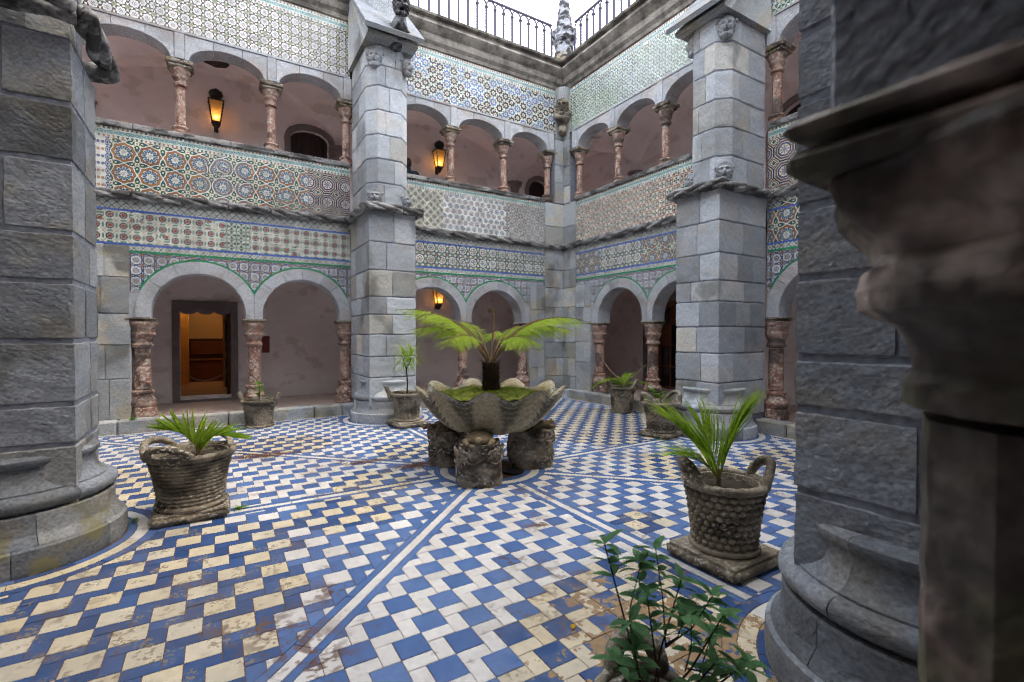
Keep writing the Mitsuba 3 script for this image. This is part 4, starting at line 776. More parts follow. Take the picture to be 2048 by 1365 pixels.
scene['ochre_wall'] = plain((0.62, 0.40, 0.15), 0.8)
scene['cream_wall'] = plain((0.55, 0.42, 0.26), 0.8)
scene['red_wood'] = principled(lambda p, n, uv: mix((0.10, 0.032, 0.016), (0.19, 0.065, 0.028), fbm(p.x * 3, p.y * 3, p.z * 22, 3)), 0.45, 0.4)
scene['red_paint'] = principled(lambda p, n, uv: mix((0.21, 0.042, 0.035), (0.17, 0.035, 0.03), fbm(p.x * 8, p.y * 8, p.z * 8, 3)), 0.5, 0.4)
scene['navy_cloth'] = principled(lambda p, n, uv: mix((0.012, 0.018, 0.035), (0.03, 0.04, 0.065), fbm(p.x * 12, p.y * 12, p.z * 30, 3)), 0.8, 0.3)
scene['skin'] = plain((0.45, 0.27, 0.20), 0.5)
scene['hair'] = plain((0.03, 0.02, 0.015), 0.6)
scene['denim'] = plain((0.05, 0.07, 0.12), 0.8)
scene['rope_barrier'] = plain((0.30, 0.24, 0.15), 0.7)
scene['dark_pane'] = principled(rgb(0.012, 0.008, 0.008), 0.08, 0.5)
R3 = np.array([math.cos(YAW), -math.sin(YAW), 0]); F3 = np.array([math.sin(YAW), math.cos(YAW), 0])   # to the viewer's right and away
def rel(o, r=0.0, f=0.0, z=0.0): return np.asarray(o, float) + R3 * r + F3 * f + np.array([0, 0, z])

# ------------------------------------------------------------------ stone basket planters
def planter(label, x, y, rz, rb, rt, h, style, plinth, handles, z0=0.0, rim=0.030, flare=2.2, hh=0.165, n=210, rows=110, seed=1):
    t = thing('stone_planter', label, 'planter', None); M = mat((x, y, z0), rz); zb = 0.0
    if plinth:
        pw, ph = plinth; zb = ph
        m = refine(bx(-pw, pw, -pw, pw, 0.0, ph, 0.008), 0.022)
        v = m[0]; side = np.abs(np.maximum(np.abs(v[:, 0]), np.abs(v[:, 1]))) > pw - 0.02
        a = np.where(np.abs(v[:, 0]) > np.abs(v[:, 1]), v[:, 1], v[:, 0])
        m = sharp(displace((v, m[1]), 0.003, 18, seed), 40); part(t, 'plinth', xf(m, M), 'planter_stone', smooth=True, uv=tone_uv(m, 0.45))
        br = []
        for sx, sy, ex, ey in ((-1, -1, 1, -1), (1, -1, 1, 1), (1, 1, -1, 1), (-1, 1, -1, -1)):
            br.append(sweep(resample([(sx * (pw + .001) * .97, sy * (pw + .001) * .97, ph * .5), (ex * (pw + .001) * .97, ey * (pw + .001) * .97, ph * .5)], .008) + [(sx + ex) * .004, (sy + ey) * .004, 0], ph * .27, 14, rope_shape(2, .10, .55)))
        part(t, 'braid', xf(displace(cat(*br), .003, 25, seed), M), 'planter_stone', smooth=True)
    zz = np.linspace(0, 1, rows); prof = [(rb + (rt - rb) * s ** flare + 0.012 * math.exp(-(s / 0.05) ** 2), zb + s * h) for s in zz]
    Rg = random.Random(seed); ph_ = [Rg.random() * 7 for _ in range(80)]
    def disp(R, Z, TH):
        s = (Z - zb) / h; edge = np.clip(np.minimum(s / 0.05, (1 - s) / 0.04), 0, 1)
        if style == 'coil':
            k = Z / 0.034; i = np.floor(k).astype(int) % 80; q = np.array(ph_)[i]
            d = 0.021 * np.abs(np.sin(PI * k)) ** 0.6 * (0.85 + 0.2 * np.sin(TH * 26 + q)) - 0.008
        elif style == 'beads':
            k = s * h / 0.047; i = np.floor(k); u = TH * 26 / (2 * PI) + 0.5 * (i % 2); a = (u - np.floor(u) - 0.5) * 2; b = (k - i - 0.5) * 2
            d = 0.030 * np.sqrt(np.maximum(0, 1 - 1.0 * (a * a + b * b))) - 0.010
        elif style == 'weave':
            k = s * h / 0.026; i = np.floor(k); d = 0.011 * np.sin(TH * 26 + PI * (i % 2)) * np.abs(np.sin(PI * k))
        elif style == 'spiral': d = 0.018 * np.abs(np.cos(TH * 9 + s * 2.6)) - 0.012 + 0.004 * np.sin(TH * 50 + s * 14)
        elif style == 'cross':
            u = TH * 6 / (2 * PI); e1 = np.abs(((u + s * 1.3) % 1) - 0.5); e2 = np.abs(((u - s * 1.3) % 1) - 0.5); d = 0.015 * np.exp(-(np.minimum(e1, e2) / 0.06) ** 2) + 0.005 * np.sin(TH * 40) * np.sin(s * 50)
        else:
            u = TH * 7 / (2 * PI); a = (u % 1) - 0.5; b = ((s * 2.2) % 1) - 0.5; r = np.hypot(a, b); d = 0.014 * np.cos(r * 26 + np.arctan2(b, a)) * np.exp(-(r / 0.5) ** 2)
        return R + d * edge, Z
    m = lathe(prof, n, disp=disp); m = displace(m, 0.0025, 30, seed)
    inner = lathe([(rt - 0.045, zb + h), (rt - 0.06, zb + h * 0.86)], 48)
    top = lathe([(rt - 0.0, zb + h), (rt - 0.045, zb + h)], 48)
    mm = cat(m, (inner[0], inner[1][:, ::-1]), (top[0], top[1][:, ::-1])); part(t, 'basket', xf(mm, M), 'planter_stone', smooth=True)
    c = [(rt * math.cos(a), rt * math.sin(a), zb + h) for a in np.linspace(0, 2 * PI, 90)]
    part(t, 'rope_rim', xf(displace(sweep(c, rim, 14, rope_shape(3, 0.24, 0.68)), 0.002, 30, seed), M), 'planter_stone', smooth=True)
    c = [(rb * 1.05 * math.cos(a), rb * 1.05 * math.sin(a), zb + 0.02) for a in np.linspace(0, 2 * PI, 70)]
    part(t, 'foot_rope', xf(sweep(c, rim * 0.75, 10, rope_shape(2, 0.09, 0.72)), M), 'planter_stone', smooth=True)
    for ang, kind in handles:
        ang = math.radians(ang); ca, sa = math.cos(ang), math.sin(ang)
        if kind == 'loop':                                # an arch of rope standing on the rim
            pts = [((rt * math.cos(0.62 * math.cos(q)) * ca_ - rt * math.sin(0.62 * math.cos(q)) * sa_ + 0.03 * math.sin(q) * ca, rt * math.cos(0.62 * math.cos(q)) * sa_ + rt * math.sin(0.62 * math.cos(q)) * ca_ + 0.03 * math.sin(q) * sa, zb + h - 0.01 + hh * math.sin(q))) for ca_, sa_ in [(ca, sa)] for q in np.linspace(0, PI, 30)]
            part(t, 'handle', xf(displace(sweep(pts, 0.033, 18, rope_shape(4, 0.42, 0.66)), 0.002, 30, seed), M), 'planter_stone', smooth=True)
        else:                                             # an upright horn-like handle
            pts = [((rt + 0.0 + 0.09 * q) * ca, (rt + 0.09 * q) * sa, zb + h - 0.06 + 0.21 * q) for q in np.linspace(0, 1, 12)]
            part(t, 'handle', xf(displace(sweep(pts, [0.052 - 0.018 * q for q in np.linspace(0, 1, 12)], 12, rope_shape(4, 0.2, 0.8)), 0.006, 30, seed), M), 'planter_stone', smooth=True)
    ns, nr = 40, 12; rr = np.linspace(0, rt - 0.05, nr); th = np.arange(ns) * 2 * PI / ns
    v = np.array([(r * math.cos(a), r * math.sin(a), zb + h * 0.90) for r in rr for a in th]); v[:, 2] += 0.03 * (meshkit.fbm(v * 14 + seed, 3) - 0.5)
    part(t, 'soil', xf((v, grid_faces(nr, ns, True)), M), 'soil', smooth=True)
    return rel((x, y, z0 + zb + h * 0.9))
g1 = planter('coiled rope stone planter on a plinth beside the near left pier', -0.21, 5.12, 0.0, 0.245, 0.325, 0.46, 'coil', (0.265, 0.09), [(-122, 'loop'), (58, 'loop'), (150, 'loop')], seed=1, flare=1.8, hh=0.115)
g2 = planter('stone planter studded with round beads, two big rope handles, beside near right pier', 3.05, 2.10, 0.0, 0.205, 0.265, 0.46, 'beads', (0.265, 0.10), [(-40, 'loop'), (148, 'loop')], seed=2, flare=1.6)
g3 = planter('woven stone planter with two horn-like handles in front of the far wall', 0.60, 9.36, 0.0, 0.205, 0.26, 0.44, 'weave', None, [(148.5, 'horn'), (-31.5, 'horn')], seed=3)
g4 = planter('pale spirally fluted stone planter at the foot of the far pier', 2.80, 8.07, 0.1, 0.20, 0.275, 0.46, 'spiral', (0.25, 0.10), [(170, 'horn'), (-10, 'horn')], seed=4)
g5 = planter('stone planter with crisscross ropes at the foot of the right arcade', 7.06, 7.20, 0.3, 0.20, 0.27, 0.50, 'cross', None, [(130, 'loop'), (-70, 'loop')], seed=5)
g6 = planter('stone planter with scrolls on a plinth at the foot of the right pier', 5.93, 5.20, 0.15, 0.205, 0.28, 0.45, 'scroll', (0.235, 0.07), [(160, 'loop'), (-20, 'loop')], seed=6)
g7 = planter('nearest stone planter, only its rope handles showing at the bottom edge', 1.17, 1.08, 0.4, 0.13, 0.150, 0.35, 'coil', (0.15, 0.07), [(35, 'loop'), (215, 'loop')], seed=7, rim=0.022, hh=0.115)

# ------------------------------------------------------------------ plants
def blade(L, w, droop=0.3, fold=0.25, n=7, tip=1.6, base=0.25):
    """a leaf along +x, its face up: two strips folded along the midrib."""
    s = np.linspace(0, 1, n); wd = w * 0.5 * np.minimum(1, base + s * 3.2) * (1 - s ** tip); wd[0] *= 0.6
    x = L * np.sin(np.clip(s * droop, 0, 3)) / max(droop, 1e-3) if droop else L * s
    z = -L * (1 - np.cos(s * droop)) / max(droop, 1e-3)
    v = np.vstack([np.c_[x, -wd, z + fold * wd], np.c_[x, 0 * s, z], np.c_[x, wd, z + fold * wd]])
    i = np.arange(n - 1); f = np.vstack([np.c_[i, i + 1, i + n], np.c_[i + 1, i + n + 1, i + n], np.c_[i + n, i + n + 1, i + 2 * n], np.c_[i + n + 1, i + 2 * n + 1, i + 2 * n]])
    return v, f
def aim(o, d, up=(0, 0, 1), s=1.0, roll=0.0):
    d = np.asarray(d, float); d /= np.linalg.norm(d); y = np.cross(up, d); y = y / np.linalg.norm(y) if np.linalg.norm(y) > 1e-6 else np.array([0, 1.0, 0])
    z = np.cross(d, y); y, z = y * math.cos(roll) + z * math.sin(roll), z * math.cos(roll) - y * math.sin(roll)
    return axes(o, d * s, y * s, z * s)
def curve(o, d, L, bend, n=24):
    """a curve that starts along d and sinks by bend radians over its length."""
    d = np.asarray(d, float); d /= np.linalg.norm(d); h = np.array([d[0], d[1], 0]); h = h / (np.linalg.norm(h) + 1e-9); e = math.asin(max(-1, min(1, d[2])))
    p = [np.asarray(o, float)]
    for k in range(n):
        a = e - bend * (k + .5) / n; p.append(p[-1] + L / n * (h * math.cos(a) + np.array([0, 0, math.sin(a)])))
    return np.array(p)
def palm_frond(o, d, L, bend, nl, ll, lw, spread, rng, s0=0.14, twist=0.0):
    p = curve(o, d, L, bend); ms = [sweep(p, np.linspace(0.008, 0.002, len(p)), 5)]; t = np.gradient(p, axis=0); t /= np.linalg.norm(t, axis=1, keepdims=True)
    for k in range(nl):
        s = s0 + (1 - s0) * k / (nl - 1); i = min(len(p) - 1, int(s * (len(p) - 1))); side = np.cross(t[i], [0, 0, 1]); side /= np.linalg.norm(side) + 1e-9
        up = np.cross(side, t[i])
        for sg in (-1, 1):
            a = spread * (1 - 0.55 * s) * rng.uniform(0.9, 1.1); q = t[i] * math.cos(a) + (side * sg * math.cos(twist) + up * abs(math.sin(twist))) * math.sin(a) + up * 0.12
            l = ll * (0.55 + 0.45 * math.sin(PI * min(1, 0.25 + 0.75 * s))) * rng.uniform(0.88, 1.1)
            ms.append(xf(blade(l, lw, rng.uniform(0.25, 0.7), 0.35), aim(p[i], q, up, roll=rng.uniform(-.4, .4))))
    return cat(*ms)
def palm(label, o, fronds, m='palm_leaf', seed=0):
    t = thing('palm_plant', label, 'palm'); R = random.Random(seed)
    for d, L, bend, nl, ll, lw, spread, tw in fronds: part(t, 'frond', palm_frond(o, d, L, bend, nl, ll, lw, spread, R, twist=tw), m)
    ms = [sweep([o - [0, 0, 0.05], o + [0, 0, 0.03], o + np.array([0.01, 0, 0.07])], [0.016, 0.014, 0.009], 7)]; part(t, 'stem', cat(*ms), 'stem', smooth=40)
V = lambda r, f, z: R3 * r + F3 * f + np.array([0, 0, z])
def fan_palm(label, o, fans, m, seed):
    """a seedling palm: each leaf a pleated fan of broad blades along a short rib."""
    t = thing('palm_plant', label, 'palm'); R = random.Random(seed)
    for rib, a0, a1, n, l0, l1, w, f in fans:
        rib = np.array([o + V(*q) for q in rib]); p = resample(rib, .01); ms = [sweep(p, np.linspace(.008, .003, len(p)), 6)]
        for k in range(n):
            s = k / (n - 1); a = math.radians(a0 + (a1 - a0) * s); b = p[int(s * (len(p) - 1))]; d = R3 * math.cos(a) + np.array([0, 0, math.sin(a)]) + F3 * (f + R.uniform(-.12, .12))
            ms.append(xf(blade((l0 + (l1 - l0) * s) * R.uniform(.9, 1.08), w * R.uniform(.85, 1.1), R.uniform(.15, .5), .35, 9, 2.2, .35), aim(b, d, -F3 + np.array([0, 0, .5]), roll=R.uniform(-.5, .5))))
        part(t, 'frond', cat(*ms), m)
    part(t, 'stem', sweep([o - [0, 0, .05], o + [0, 0, .03], o + [.01, 0, .08]], [.016, .014, .01], 7), 'stem', smooth=40)
fan_palm('young palm with two bright fronds in the coiled planter at left', g1 + V(.06, 0, .05), [([(0, 0, 0), (-.03, 0, .07), (-.10, -.02, .15), (-.20, -.03, .21)], 55, 176, 15, .34, .27, .036, -.1), ([(.01, 0, 0), (.04, .02, .07), (.13, 0, .14), (.27, -.02, .16)], 96, -14, 15, .26, .24, .034, .1), ([(0, .02, 0), (0, .05, .08), (.01, .07, .15)], 60, 120, 6, .24, .22, .032, .5)], 'palm_leaf', 4)
palm('tall fan of narrow palm leaves in the beaded planter at right', g2 + V(-0.04, 0, .06), [(V(-.48, .05, 1), .42, .40, 30, .54, .026, .38, .15), (V(.24, -.05, 1), .42, .20, 28, .52, .025, .36, .15), (V(-.15, .2, 1), .36, .2, 18, .46, .022, .6, .2), (V(-.66, -.30, .9), .42, .75, 15, .46, .022, .40, .2)], 'palm_leaf', 2)
palm('small feathery palm in the crisscross planter by the right arcade', g5 + V(0, 0, .04), [(V(-1, -.1, 1.1), .62, 1.5, 15, .26, .026, .9, .2), (V(1, -.1, .9), .60, 1.3, 15, .26, .026, .9, .2), (V(.3, .3, 1.3), .46, 1.2, 12, .24, .026, .8, .2), (V(-.5, -.3, 1.2), .48, 1.4, 12, .24, .026, .8, .2)], 'palm_leaf', 3)
def leaf_plant(name, label, cat_, stems, leaves, mtl, leaf, stem_m='stem'):
    t = thing(name, label, cat_)
    for p, r in stems: part(t, 'stem', sweep(p, r, 6), stem_m, smooth=40)
    shp = mikit.ply(leaf, mtl, smooth=True)
    for o, d, s, roll in leaves: reuse(t, 'leaf', shp, T(aim(o, d, s=s, roll=roll).tolist()))
R = random.Random(5)
o = g3; lv = [(o + V(0, 0, .10 + .022 * k), V(math.cos(k * 2.4), math.sin(k * 2.4), .55 + .05 * k), R.uniform(.85, 1.15), R.uniform(-.3, .3)) for k in range(11)]
leaf_plant('leafy_plant', 'small plant with glossy oval leaves in the woven planter', 'plant', [([o, o + V(.01, 0, .2), o + V(0, 0, .36)], [.010, .008, .004])], lv, 'mid_leaf', blade(.20, .066, .7, .25, 9, 2.4, .1))
o = g6 + V(-.03, -.06, 0); lv = [(o + V(R.uniform(-.12, .14), R.uniform(-.05, .08), .06 + .012 * k), V(math.cos(k * 2.4), math.sin(k * 2.4), .9), R.uniform(.75, 1.15), R.uniform(-.3, .3)) for k in range(13)]
leaf_plant('leafy_plant', 'low plant with broad leaves in the scrolled planter by the right pier', 'plant', [([o, o + V(.02, 0, .12), o + V(.03, 0, .2)], [.010, .008, .005])], lv, 'mid_leaf', blade(.20, .075, .8, .2, 9, 2.6, .1))
o = g4; st = [[o, o + V(.01, 0, .25), o + V(-.01, 0, .48), o + V(.015, 0, .56)], [o + V(-.01, 0, .48), o + V(-.05, .02, .58), o + V(-.06, .02, .66)], [o + V(.0, 0, .48), o + V(.05, -.02, .57), o + V(.07, -.02, .66)]]
lv = []
for c, k0 in ((o + V(.015, 0, .60), 26), (o + V(-.07, .02, .68), 24), (o + V(.08, -.02, .70), 24)):
    for k in range(k0):
        a = k * 2.399; e = 1.25 - 1.7 * k / k0; lv.append((c + V(0, 0, .05 - .1 * k / k0), V(math.cos(a) * math.cos(e), math.sin(a) * math.cos(e), math.sin(e)), R.uniform(.75, 1.2), R.uniform(-.3, .3)))
leaf_plant('dragon_plant', 'thin stemmed plant with drooping strap leaves in the fluted planter', 'plant', [(s, .012 if i == 0 else .008) for i, s in enumerate(st)], lv, 'palm_leaf', blade(.36, .028, 1.0, .3, 8, 2.0, .3), 'bark')
# the shrub in the foreground
def shrub():
    R = random.Random(21); stems, leaves = [], []; o = np.asarray(g7)
    def at(px, py, f=0.0): return o + V((px - 1296) / 960 * 1.53, f, 1.6 - (py - 668) / 960 * 1.53 - o[2])     # a spot of the plant's own upright spread
    def twig(a, b, r):
        m = (a + b) / 2 + V(R.uniform(-.02, .02), R.uniform(-.02, .02), -.012); q = resample([a, a * .55 + m * .45, m, m * .45 + b * .55, b], .02); stems.append((q, np.linspace(r, r * .5, len(q)))); d = (b - a) / np.linalg.norm(b - a)
        for back, n, s in ((0, 5, 1.0), (.028, 4, .95), (.065, 3, .9), (.11, 2, .8)):
            if back > np.linalg.norm(b - a) * .7: continue
            for k in range(n):
                w = k * 2.4 + R.random(); u = R3 * math.cos(w) + F3 * math.sin(w) + np.array([0, 0, R.uniform(-.35, .7)]); leaves.append((b - d * back, u + d * (.55 if back == 0 else .3), s * R.uniform(.7, 1.15), R.uniform(-.4, .4)))
    base = o + V(.03, 0, -.02)
    for (px, py, f), sub in ((((1213, 1097, .02)), [(1295, 1146, .06), (1254, 1232, -.05)]), (((1372, 1175, .03)), [(1331, 1130, .09), (1421, 1187, -.03), (1360, 1215, -.06)]), (((1457, 1244, .02)), [(1405, 1264, .08), (1486, 1325, -.05)]), (((1510, 1345, .03)), [(1453, 1317, .1)]), (((1262, 1285, -.06)), [(1234, 1341, .03)]), (((1315, 1235, .10)), []), (((1413, 1300, -.08)), [])):
        tip = at(px, py, f); b0 = base + V(R.uniform(-.03, .03), R.uniform(-.03, .03), 0); twig(b0, tip, .0045)
        for q in sub: c = at(*q); s = R.uniform(.40, .60); twig(b0 * (1 - s) + tip * s + V(0, 0, -.012), c, .003)
    leaf_plant('leafy_shrub', 'dark glossy leaved shrub in the nearest planter, in front of the tiles', 'shrub', stems, leaves, 'dark_leaf', blade(.080, .031, .7, .22, 10, 3.4, .06), 'bark')
shrub()

# ------------------------------------------------------------------ the shell basin, its three stones and the tree fern
def basin():
    t = thing('shell_basin', 'giant scalloped stone shell basin on three blocks in the middle of the court', 'basin'); n, m = 320, 190; LOB = 9
    th = np.arange(n) * 2 * PI / n; s = np.linspace(0, 1, m); S, TH = np.meshgrid(s, th, indexing='ij'); w = np.cos(LOB * (TH + 0.02)); ell = 1 + 0.04 * np.cos(2 * (TH + 0.55))
    def surf(S, off, rid):
        r = np.interp(S, [0, .18, .36, .52, .68, .82, .93, 1], [.05, .26, .43, .545, .645, .725, .775, .815]); z = np.interp(S, [0, .18, .36, .52, .68, .82, .93, 1], [.445, .455, .51, .59, .695, .80, .885, .945])
        lob = S ** 0.8; r = r + 0.042 * w * lob; z = z + 0.056 * w * lob ** 1.6
        if rid: fr = (S * 12) % 1.0; rr = 0.030 * np.where(fr < .86, 1 - fr / .86, (fr - .86) / .14) * np.clip(S * 3, 0, 1) * np.clip((1.02 - S) * 20, 0, 1); r = r + rr * 0.9; z = z - rr * 0.75
        return (r - off) * ell * np.cos(TH) + 2.78, (r - off) * ell * np.sin(TH) + 5.03, z
    o = np.stack(surf(S, 0, True), -1).reshape(-1, 3); uv = np.c_[w.ravel(), S.ravel()]
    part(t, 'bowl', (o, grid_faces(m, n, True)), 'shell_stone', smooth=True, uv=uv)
    s2 = np.linspace(1, 0.50, 24); S2, TH2 = np.meshgrid(s2, th, indexing='ij'); TH = TH2; w = np.cos(LOB * (TH + 0.02)); ell = 1 + 0.04 * np.cos(2 * (TH + 0.55))
    x, y, z = surf(S2, 0.055 * np.clip((1 - S2) * 12 + 0.0, 0, 1), False); z = z + 0.018 * np.clip((1 - S2) * 20, 0, 1) * (1 - np.clip((1 - S2) * 4, 0, 1))
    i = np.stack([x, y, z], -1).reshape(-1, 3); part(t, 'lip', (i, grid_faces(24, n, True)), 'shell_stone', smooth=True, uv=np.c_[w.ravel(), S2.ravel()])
    R = np.random.default_rng(4); nr, na = 26, 90; rr = np.linspace(0, .66, nr); a = np.arange(na) * 2 * PI / na; v = np.array([(2.78 + r * math.cos(q), 5.03 + r * math.sin(q), .82) for r in rr for q in a])
    rad = np.repeat(rr, na); v[:, 2] += 0.10 * meshkit.fbm(v * 7, 4) + 0.05 * np.cos(rad * 2.3) + 0.02 * meshkit.fbm(v * 40, 2, 3)
    part(t, 'moss', (v, grid_faces(nr, na, True)), 'moss', smooth=True, label='green moss filling the basin', kind='stuff')
    ms = []; lf = blade(.030, .014, .6, .2, 4)
    idx = R.integers(0, len(v), 2600)
    for k in idx: ms.append(xf(lf, aim(v[k] + R.normal(0, .012, 3) * [1, 1, .3], (R.normal(), R.normal(), R.uniform(.2, 1.2)), s=R.uniform(.6, 1.3))))
    part(t, 'moss_leaves', cat(*ms), 'moss_leaf', kind='stuff')
scene['moss_leaf'] = leaf_mat((0.07, 0.12, 0.012), (0.17, 0.20, 0.03), 0.7, 0.5)
basin()
def star_leaf(r=0.06):
    a = np.linspace(0, 2 * PI, 10, endpoint=False); rr = np.where(np.arange(10) % 2 == 0, r, r * 0.45)
    v = np.vstack([np.c_[rr * np.cos(a), rr * np.sin(a), np.zeros(10)], [[0, 0, r * 0.28]], np.c_[rr * np.cos(a), rr * np.sin(a), np.full(10, -0.02)]]); i = np.arange(10); j = (i + 1) % 10
    return v, np.vstack([np.c_[i, j, np.full(10, 10)], np.c_[i, i + 11, j], np.c_[j, i + 11, j + 11]])
def turtle():
    ms = []
    sh = trimesh.creation.icosphere(3); v = np.array(sh.vertices) * [.165, .150, .080]; v[:, 2] = np.maximum(v[:, 2], -.02); v[:, 2] += .006 * np.cos(v[:, 0] * 70) * np.cos(v[:, 1] * 70); ms.append((v, sh.faces))
    def limb(pts, rad): ms.append(sweep(pts, rad, 9))
    limb([(.12, 0, .01), (.19, 0, .02), (.225, 0, .028), (.25, 0, .02), (.262, 0, .012)], [.03, .03, .044, .036, .012])
    for sg in (-1, 1): limb([(.09, sg * .10, 0), (.17, sg * .145, .01), (.225, sg * .13, .0), (.25, sg * .10, -.012)], [.03, .033, .028, .014]); limb([(-.10, sg * .10, 0), (-.16, sg * .13, 0), (-.19, sg * .13, -.01)], [.03, .028, .012])
    limb([(-.14, 0, 0), (-.20, 0, -.01)], [.02, .006])
    return cat(*ms)
TUR = turtle()
def block(label, x, y, face, r, h, seed):
    t = thing('stone_block', label, 'block', 'blocks under the shell basin'); R = random.Random(seed); n = 80; zz = np.linspace(0, 1, 34)
    def disp(Rr, Z, TH): return Rr / np.maximum(np.abs(np.cos(TH)) ** 3.4 + np.abs(np.sin(TH)) ** 3.4, 1e-6) ** (1 / 3.4), Z
    m = lathe([(0.0, 0.0)] + [(r * (0.90 + 0.10 * math.sin(PI * min(1, .2 + s))), s * h) for s in zz] + [(r * .9, h + .012), (r * .6, h + .02), (0, h + .024)], n, disp=disp)
    m = displace(displace(m, 0.035, 6, seed, 4), 0.011, 28, seed + 1, 3); M = mat((x, y, 0), face); part(t, 'stone', xf(m, M), 'weathered_stone', smooth=60)
    lf = []
    for k in range(24):
        a = R.uniform(-1.6, 1.6); z = h - 0.03 - abs(R.gauss(0, .055)); d = r * 1.03 / max(abs(math.cos(a)) ** 3.4 + abs(math.sin(a)) ** 3.4, 1e-6) ** (1 / 3.4)
        lf.append(xf(star_leaf(R.uniform(.04, .068)), axes((d * math.cos(a), d * math.sin(a), z), (-math.sin(a), math.cos(a), 0), (0, 0, 1), (math.cos(a), math.sin(a), 0)) @ mat((0, 0, 0), R.uniform(0, 6), 1, R.uniform(-.3, .3), R.uniform(-.3, .3))))
    for q in lf: part(t, 'carved_leaf', xf(q, M), 'weathered_stone', smooth=30)
    vine = []
    for a in np.linspace(-1.3, 1.3, 40):
        d = r * 1.045 / max(abs(math.cos(a)) ** 3.4 + abs(math.sin(a)) ** 3.4, 1e-6) ** (1 / 3.4); vine.append((d * math.cos(a), d * math.sin(a), h - .15 + .025 * math.sin(a * 7)))
    part(t, 'carved_vine', xf(sweep(vine, .008, 6), M), 'weathered_stone', smooth=40)
    m = displace(TUR, 0.004, 20, seed); part(t, 'turtle', xf(m, M @ mat((0.05, 0, h + .045), 0)), 'turtle_stone', smooth=40)
FV = math.atan2(-F3[1], -F3[0])
block('rough stone block with carved leaves and a turtle, at the front under the shell basin', 2.40, 4.60, FV + 0.05, 0.245, 0.43, 3)
block('stone block under the right side of the shell basin', 3.27, 4.92, -0.35, 0.275, 0.43, 5)
block('stone block with carved leaves under the left side of the shell basin', 2.43, 5.47, FV - 0.75, 0.215, 0.42, 8)
solo('drain_cover', xf(lathe([(0, 0), (.11, 0), (.12, .008), (.12, .02), (.10, .028), (0, .028)], 28), mat((2.90, 4.70, 0.002))), 'black_metal', 'round dark drain cover under the shell basin', 'cover', smooth=30)
def fern():
    t = thing('tree_fern', 'lime green tree fern growing in the moss of the shell basin', 'fern'); R = random.Random(3); o = np.array([2.80, 5.06, 0.0])
    def disp(Rr, Z, TH): return Rr * (1 + .10 * np.sin(TH * 11 + Z * 9) + .10 * np.sin(TH * 23 - Z * 40)), Z
    m = lathe([(0, .86), (.098, .88), (.094, 1.0), (.088, 1.1), (.096, 1.2), (.085, 1.26), (.03, 1.28), (0, 1.28)], 60, disp=disp); fib = [m]
    m = (m[0] + o, m[1]); part(t, 'trunk', displace(m, .010, 30, 2), 'bark', smooth=40)
    fr = [xf(blade(R.uniform(.05, .13), .011, .6, .2, 4), aim(o + [.086 * math.cos(a), .086 * math.sin(a), z], (math.cos(a) * .5, math.sin(a) * .5, R.uniform(.3, 1)))) for a, z in ((R.uniform(0, 6.3), R.uniform(.9, 1.26)) for _ in range(420))]
    part(t, 'trunk_fibres', cat(*fr), 'bark', kind='stuff')
    pn = []                                                # one pinna of unit length, toothed
    for k in range(17):
        s = .05 + .92 * k / 16; l = .10 * (1 - s) ** .7 + .015
        for sg in (-1, 1): pn.append(xf(blade(l, .040, .5, .2, 4, 1.8, .6), aim((s, 0, 0), (.45, sg, -.05))))
    pn.append((np.array([[0, -.006, .002], [0, .006, .002], [1, 0, .0]]), np.array([[0, 1, 2]]))); pn = cat(*pn)
    fr_ = [(V(-1, -.25, 2.0), 1.52, 1.40, .36), (V(-.85, .25, 2.3), 1.36, 1.55, .36), (V(-.55, .75, 1.9), 1.15, 1.35, .38), (V(1, -.2, 1.9), 1.56, 1.62, .36), (V(.85, .3, 2.1), 1.34, 1.50, .36), (V(.55, .8, 1.9), 1.15, 1.5, .38), (V(.05, .9, 1.9), 1.1, 1.7, .42), (V(-.5, -.6, 2.1), 1.0, 1.95, .42), (V(.5, -.6, 2.0), 1.0, 1.95, .42), (V(-1, .05, 1.5), 1.25, 1.45, .38), (V(1, .1, 1.5), 1.28, 1.5, .38)]
    for d, L, bend, s0 in fr_:
        d = d * [.80, .80, 1.12] + R3 * R.uniform(-.08, .08); L *= .90; p = curve(o + [0, 0, 1.24] + np.array([d[0], d[1], 0]) * .035, d, L, bend, 40); tg = np.gradient(p, axis=0); tg /= np.linalg.norm(tg, axis=1, keepdims=True)
        f = part(t, 'frond', sweep(p, np.linspace(.013, .003, len(p)), 7), 'stem', smooth=40); ms = []
        for k in range(23):
            s = s0 + (.985 - s0) * k / 22; i = min(len(p) - 1, int(s * 40)); side = np.cross(tg[i], [0, 0, 1]); side /= np.linalg.norm(side); up = np.cross(side, tg[i])
            q = (s - s0) / (1 - s0); l = .33 * (math.sin(PI * min(1, .22 + .78 * q)) ** .8) * R.uniform(.85, 1.1) + .02
            for sg in (-1, 1): ms.append(xf(pn, aim(p[i], side * sg + tg[i] * (.45 + .6 * q) - up * R.uniform(.30, .85), up, s=l, roll=R.uniform(-.35, .35))))
        scene[f + '__leaflets'] = mikit.ply(cat(*ms), 'lime_leaf'); labels[f + '__leaflets'] = {'kind': 'stuff'}
    part(t, 'coiled_shoot', sweep([o + [0, 0, 1.24], rel(o, .02, .05, 1.5), rel(o, .03, .08, 1.72), rel(o, .035, .08, 1.86), rel(o, .0, .08, 1.92), rel(o, -.03, .08, 1.89), rel(o, -.01, .08, 1.86)], [.015, .012, .011, .014, .02, .02, .012], 8), 'stem', smooth=40)
fern()

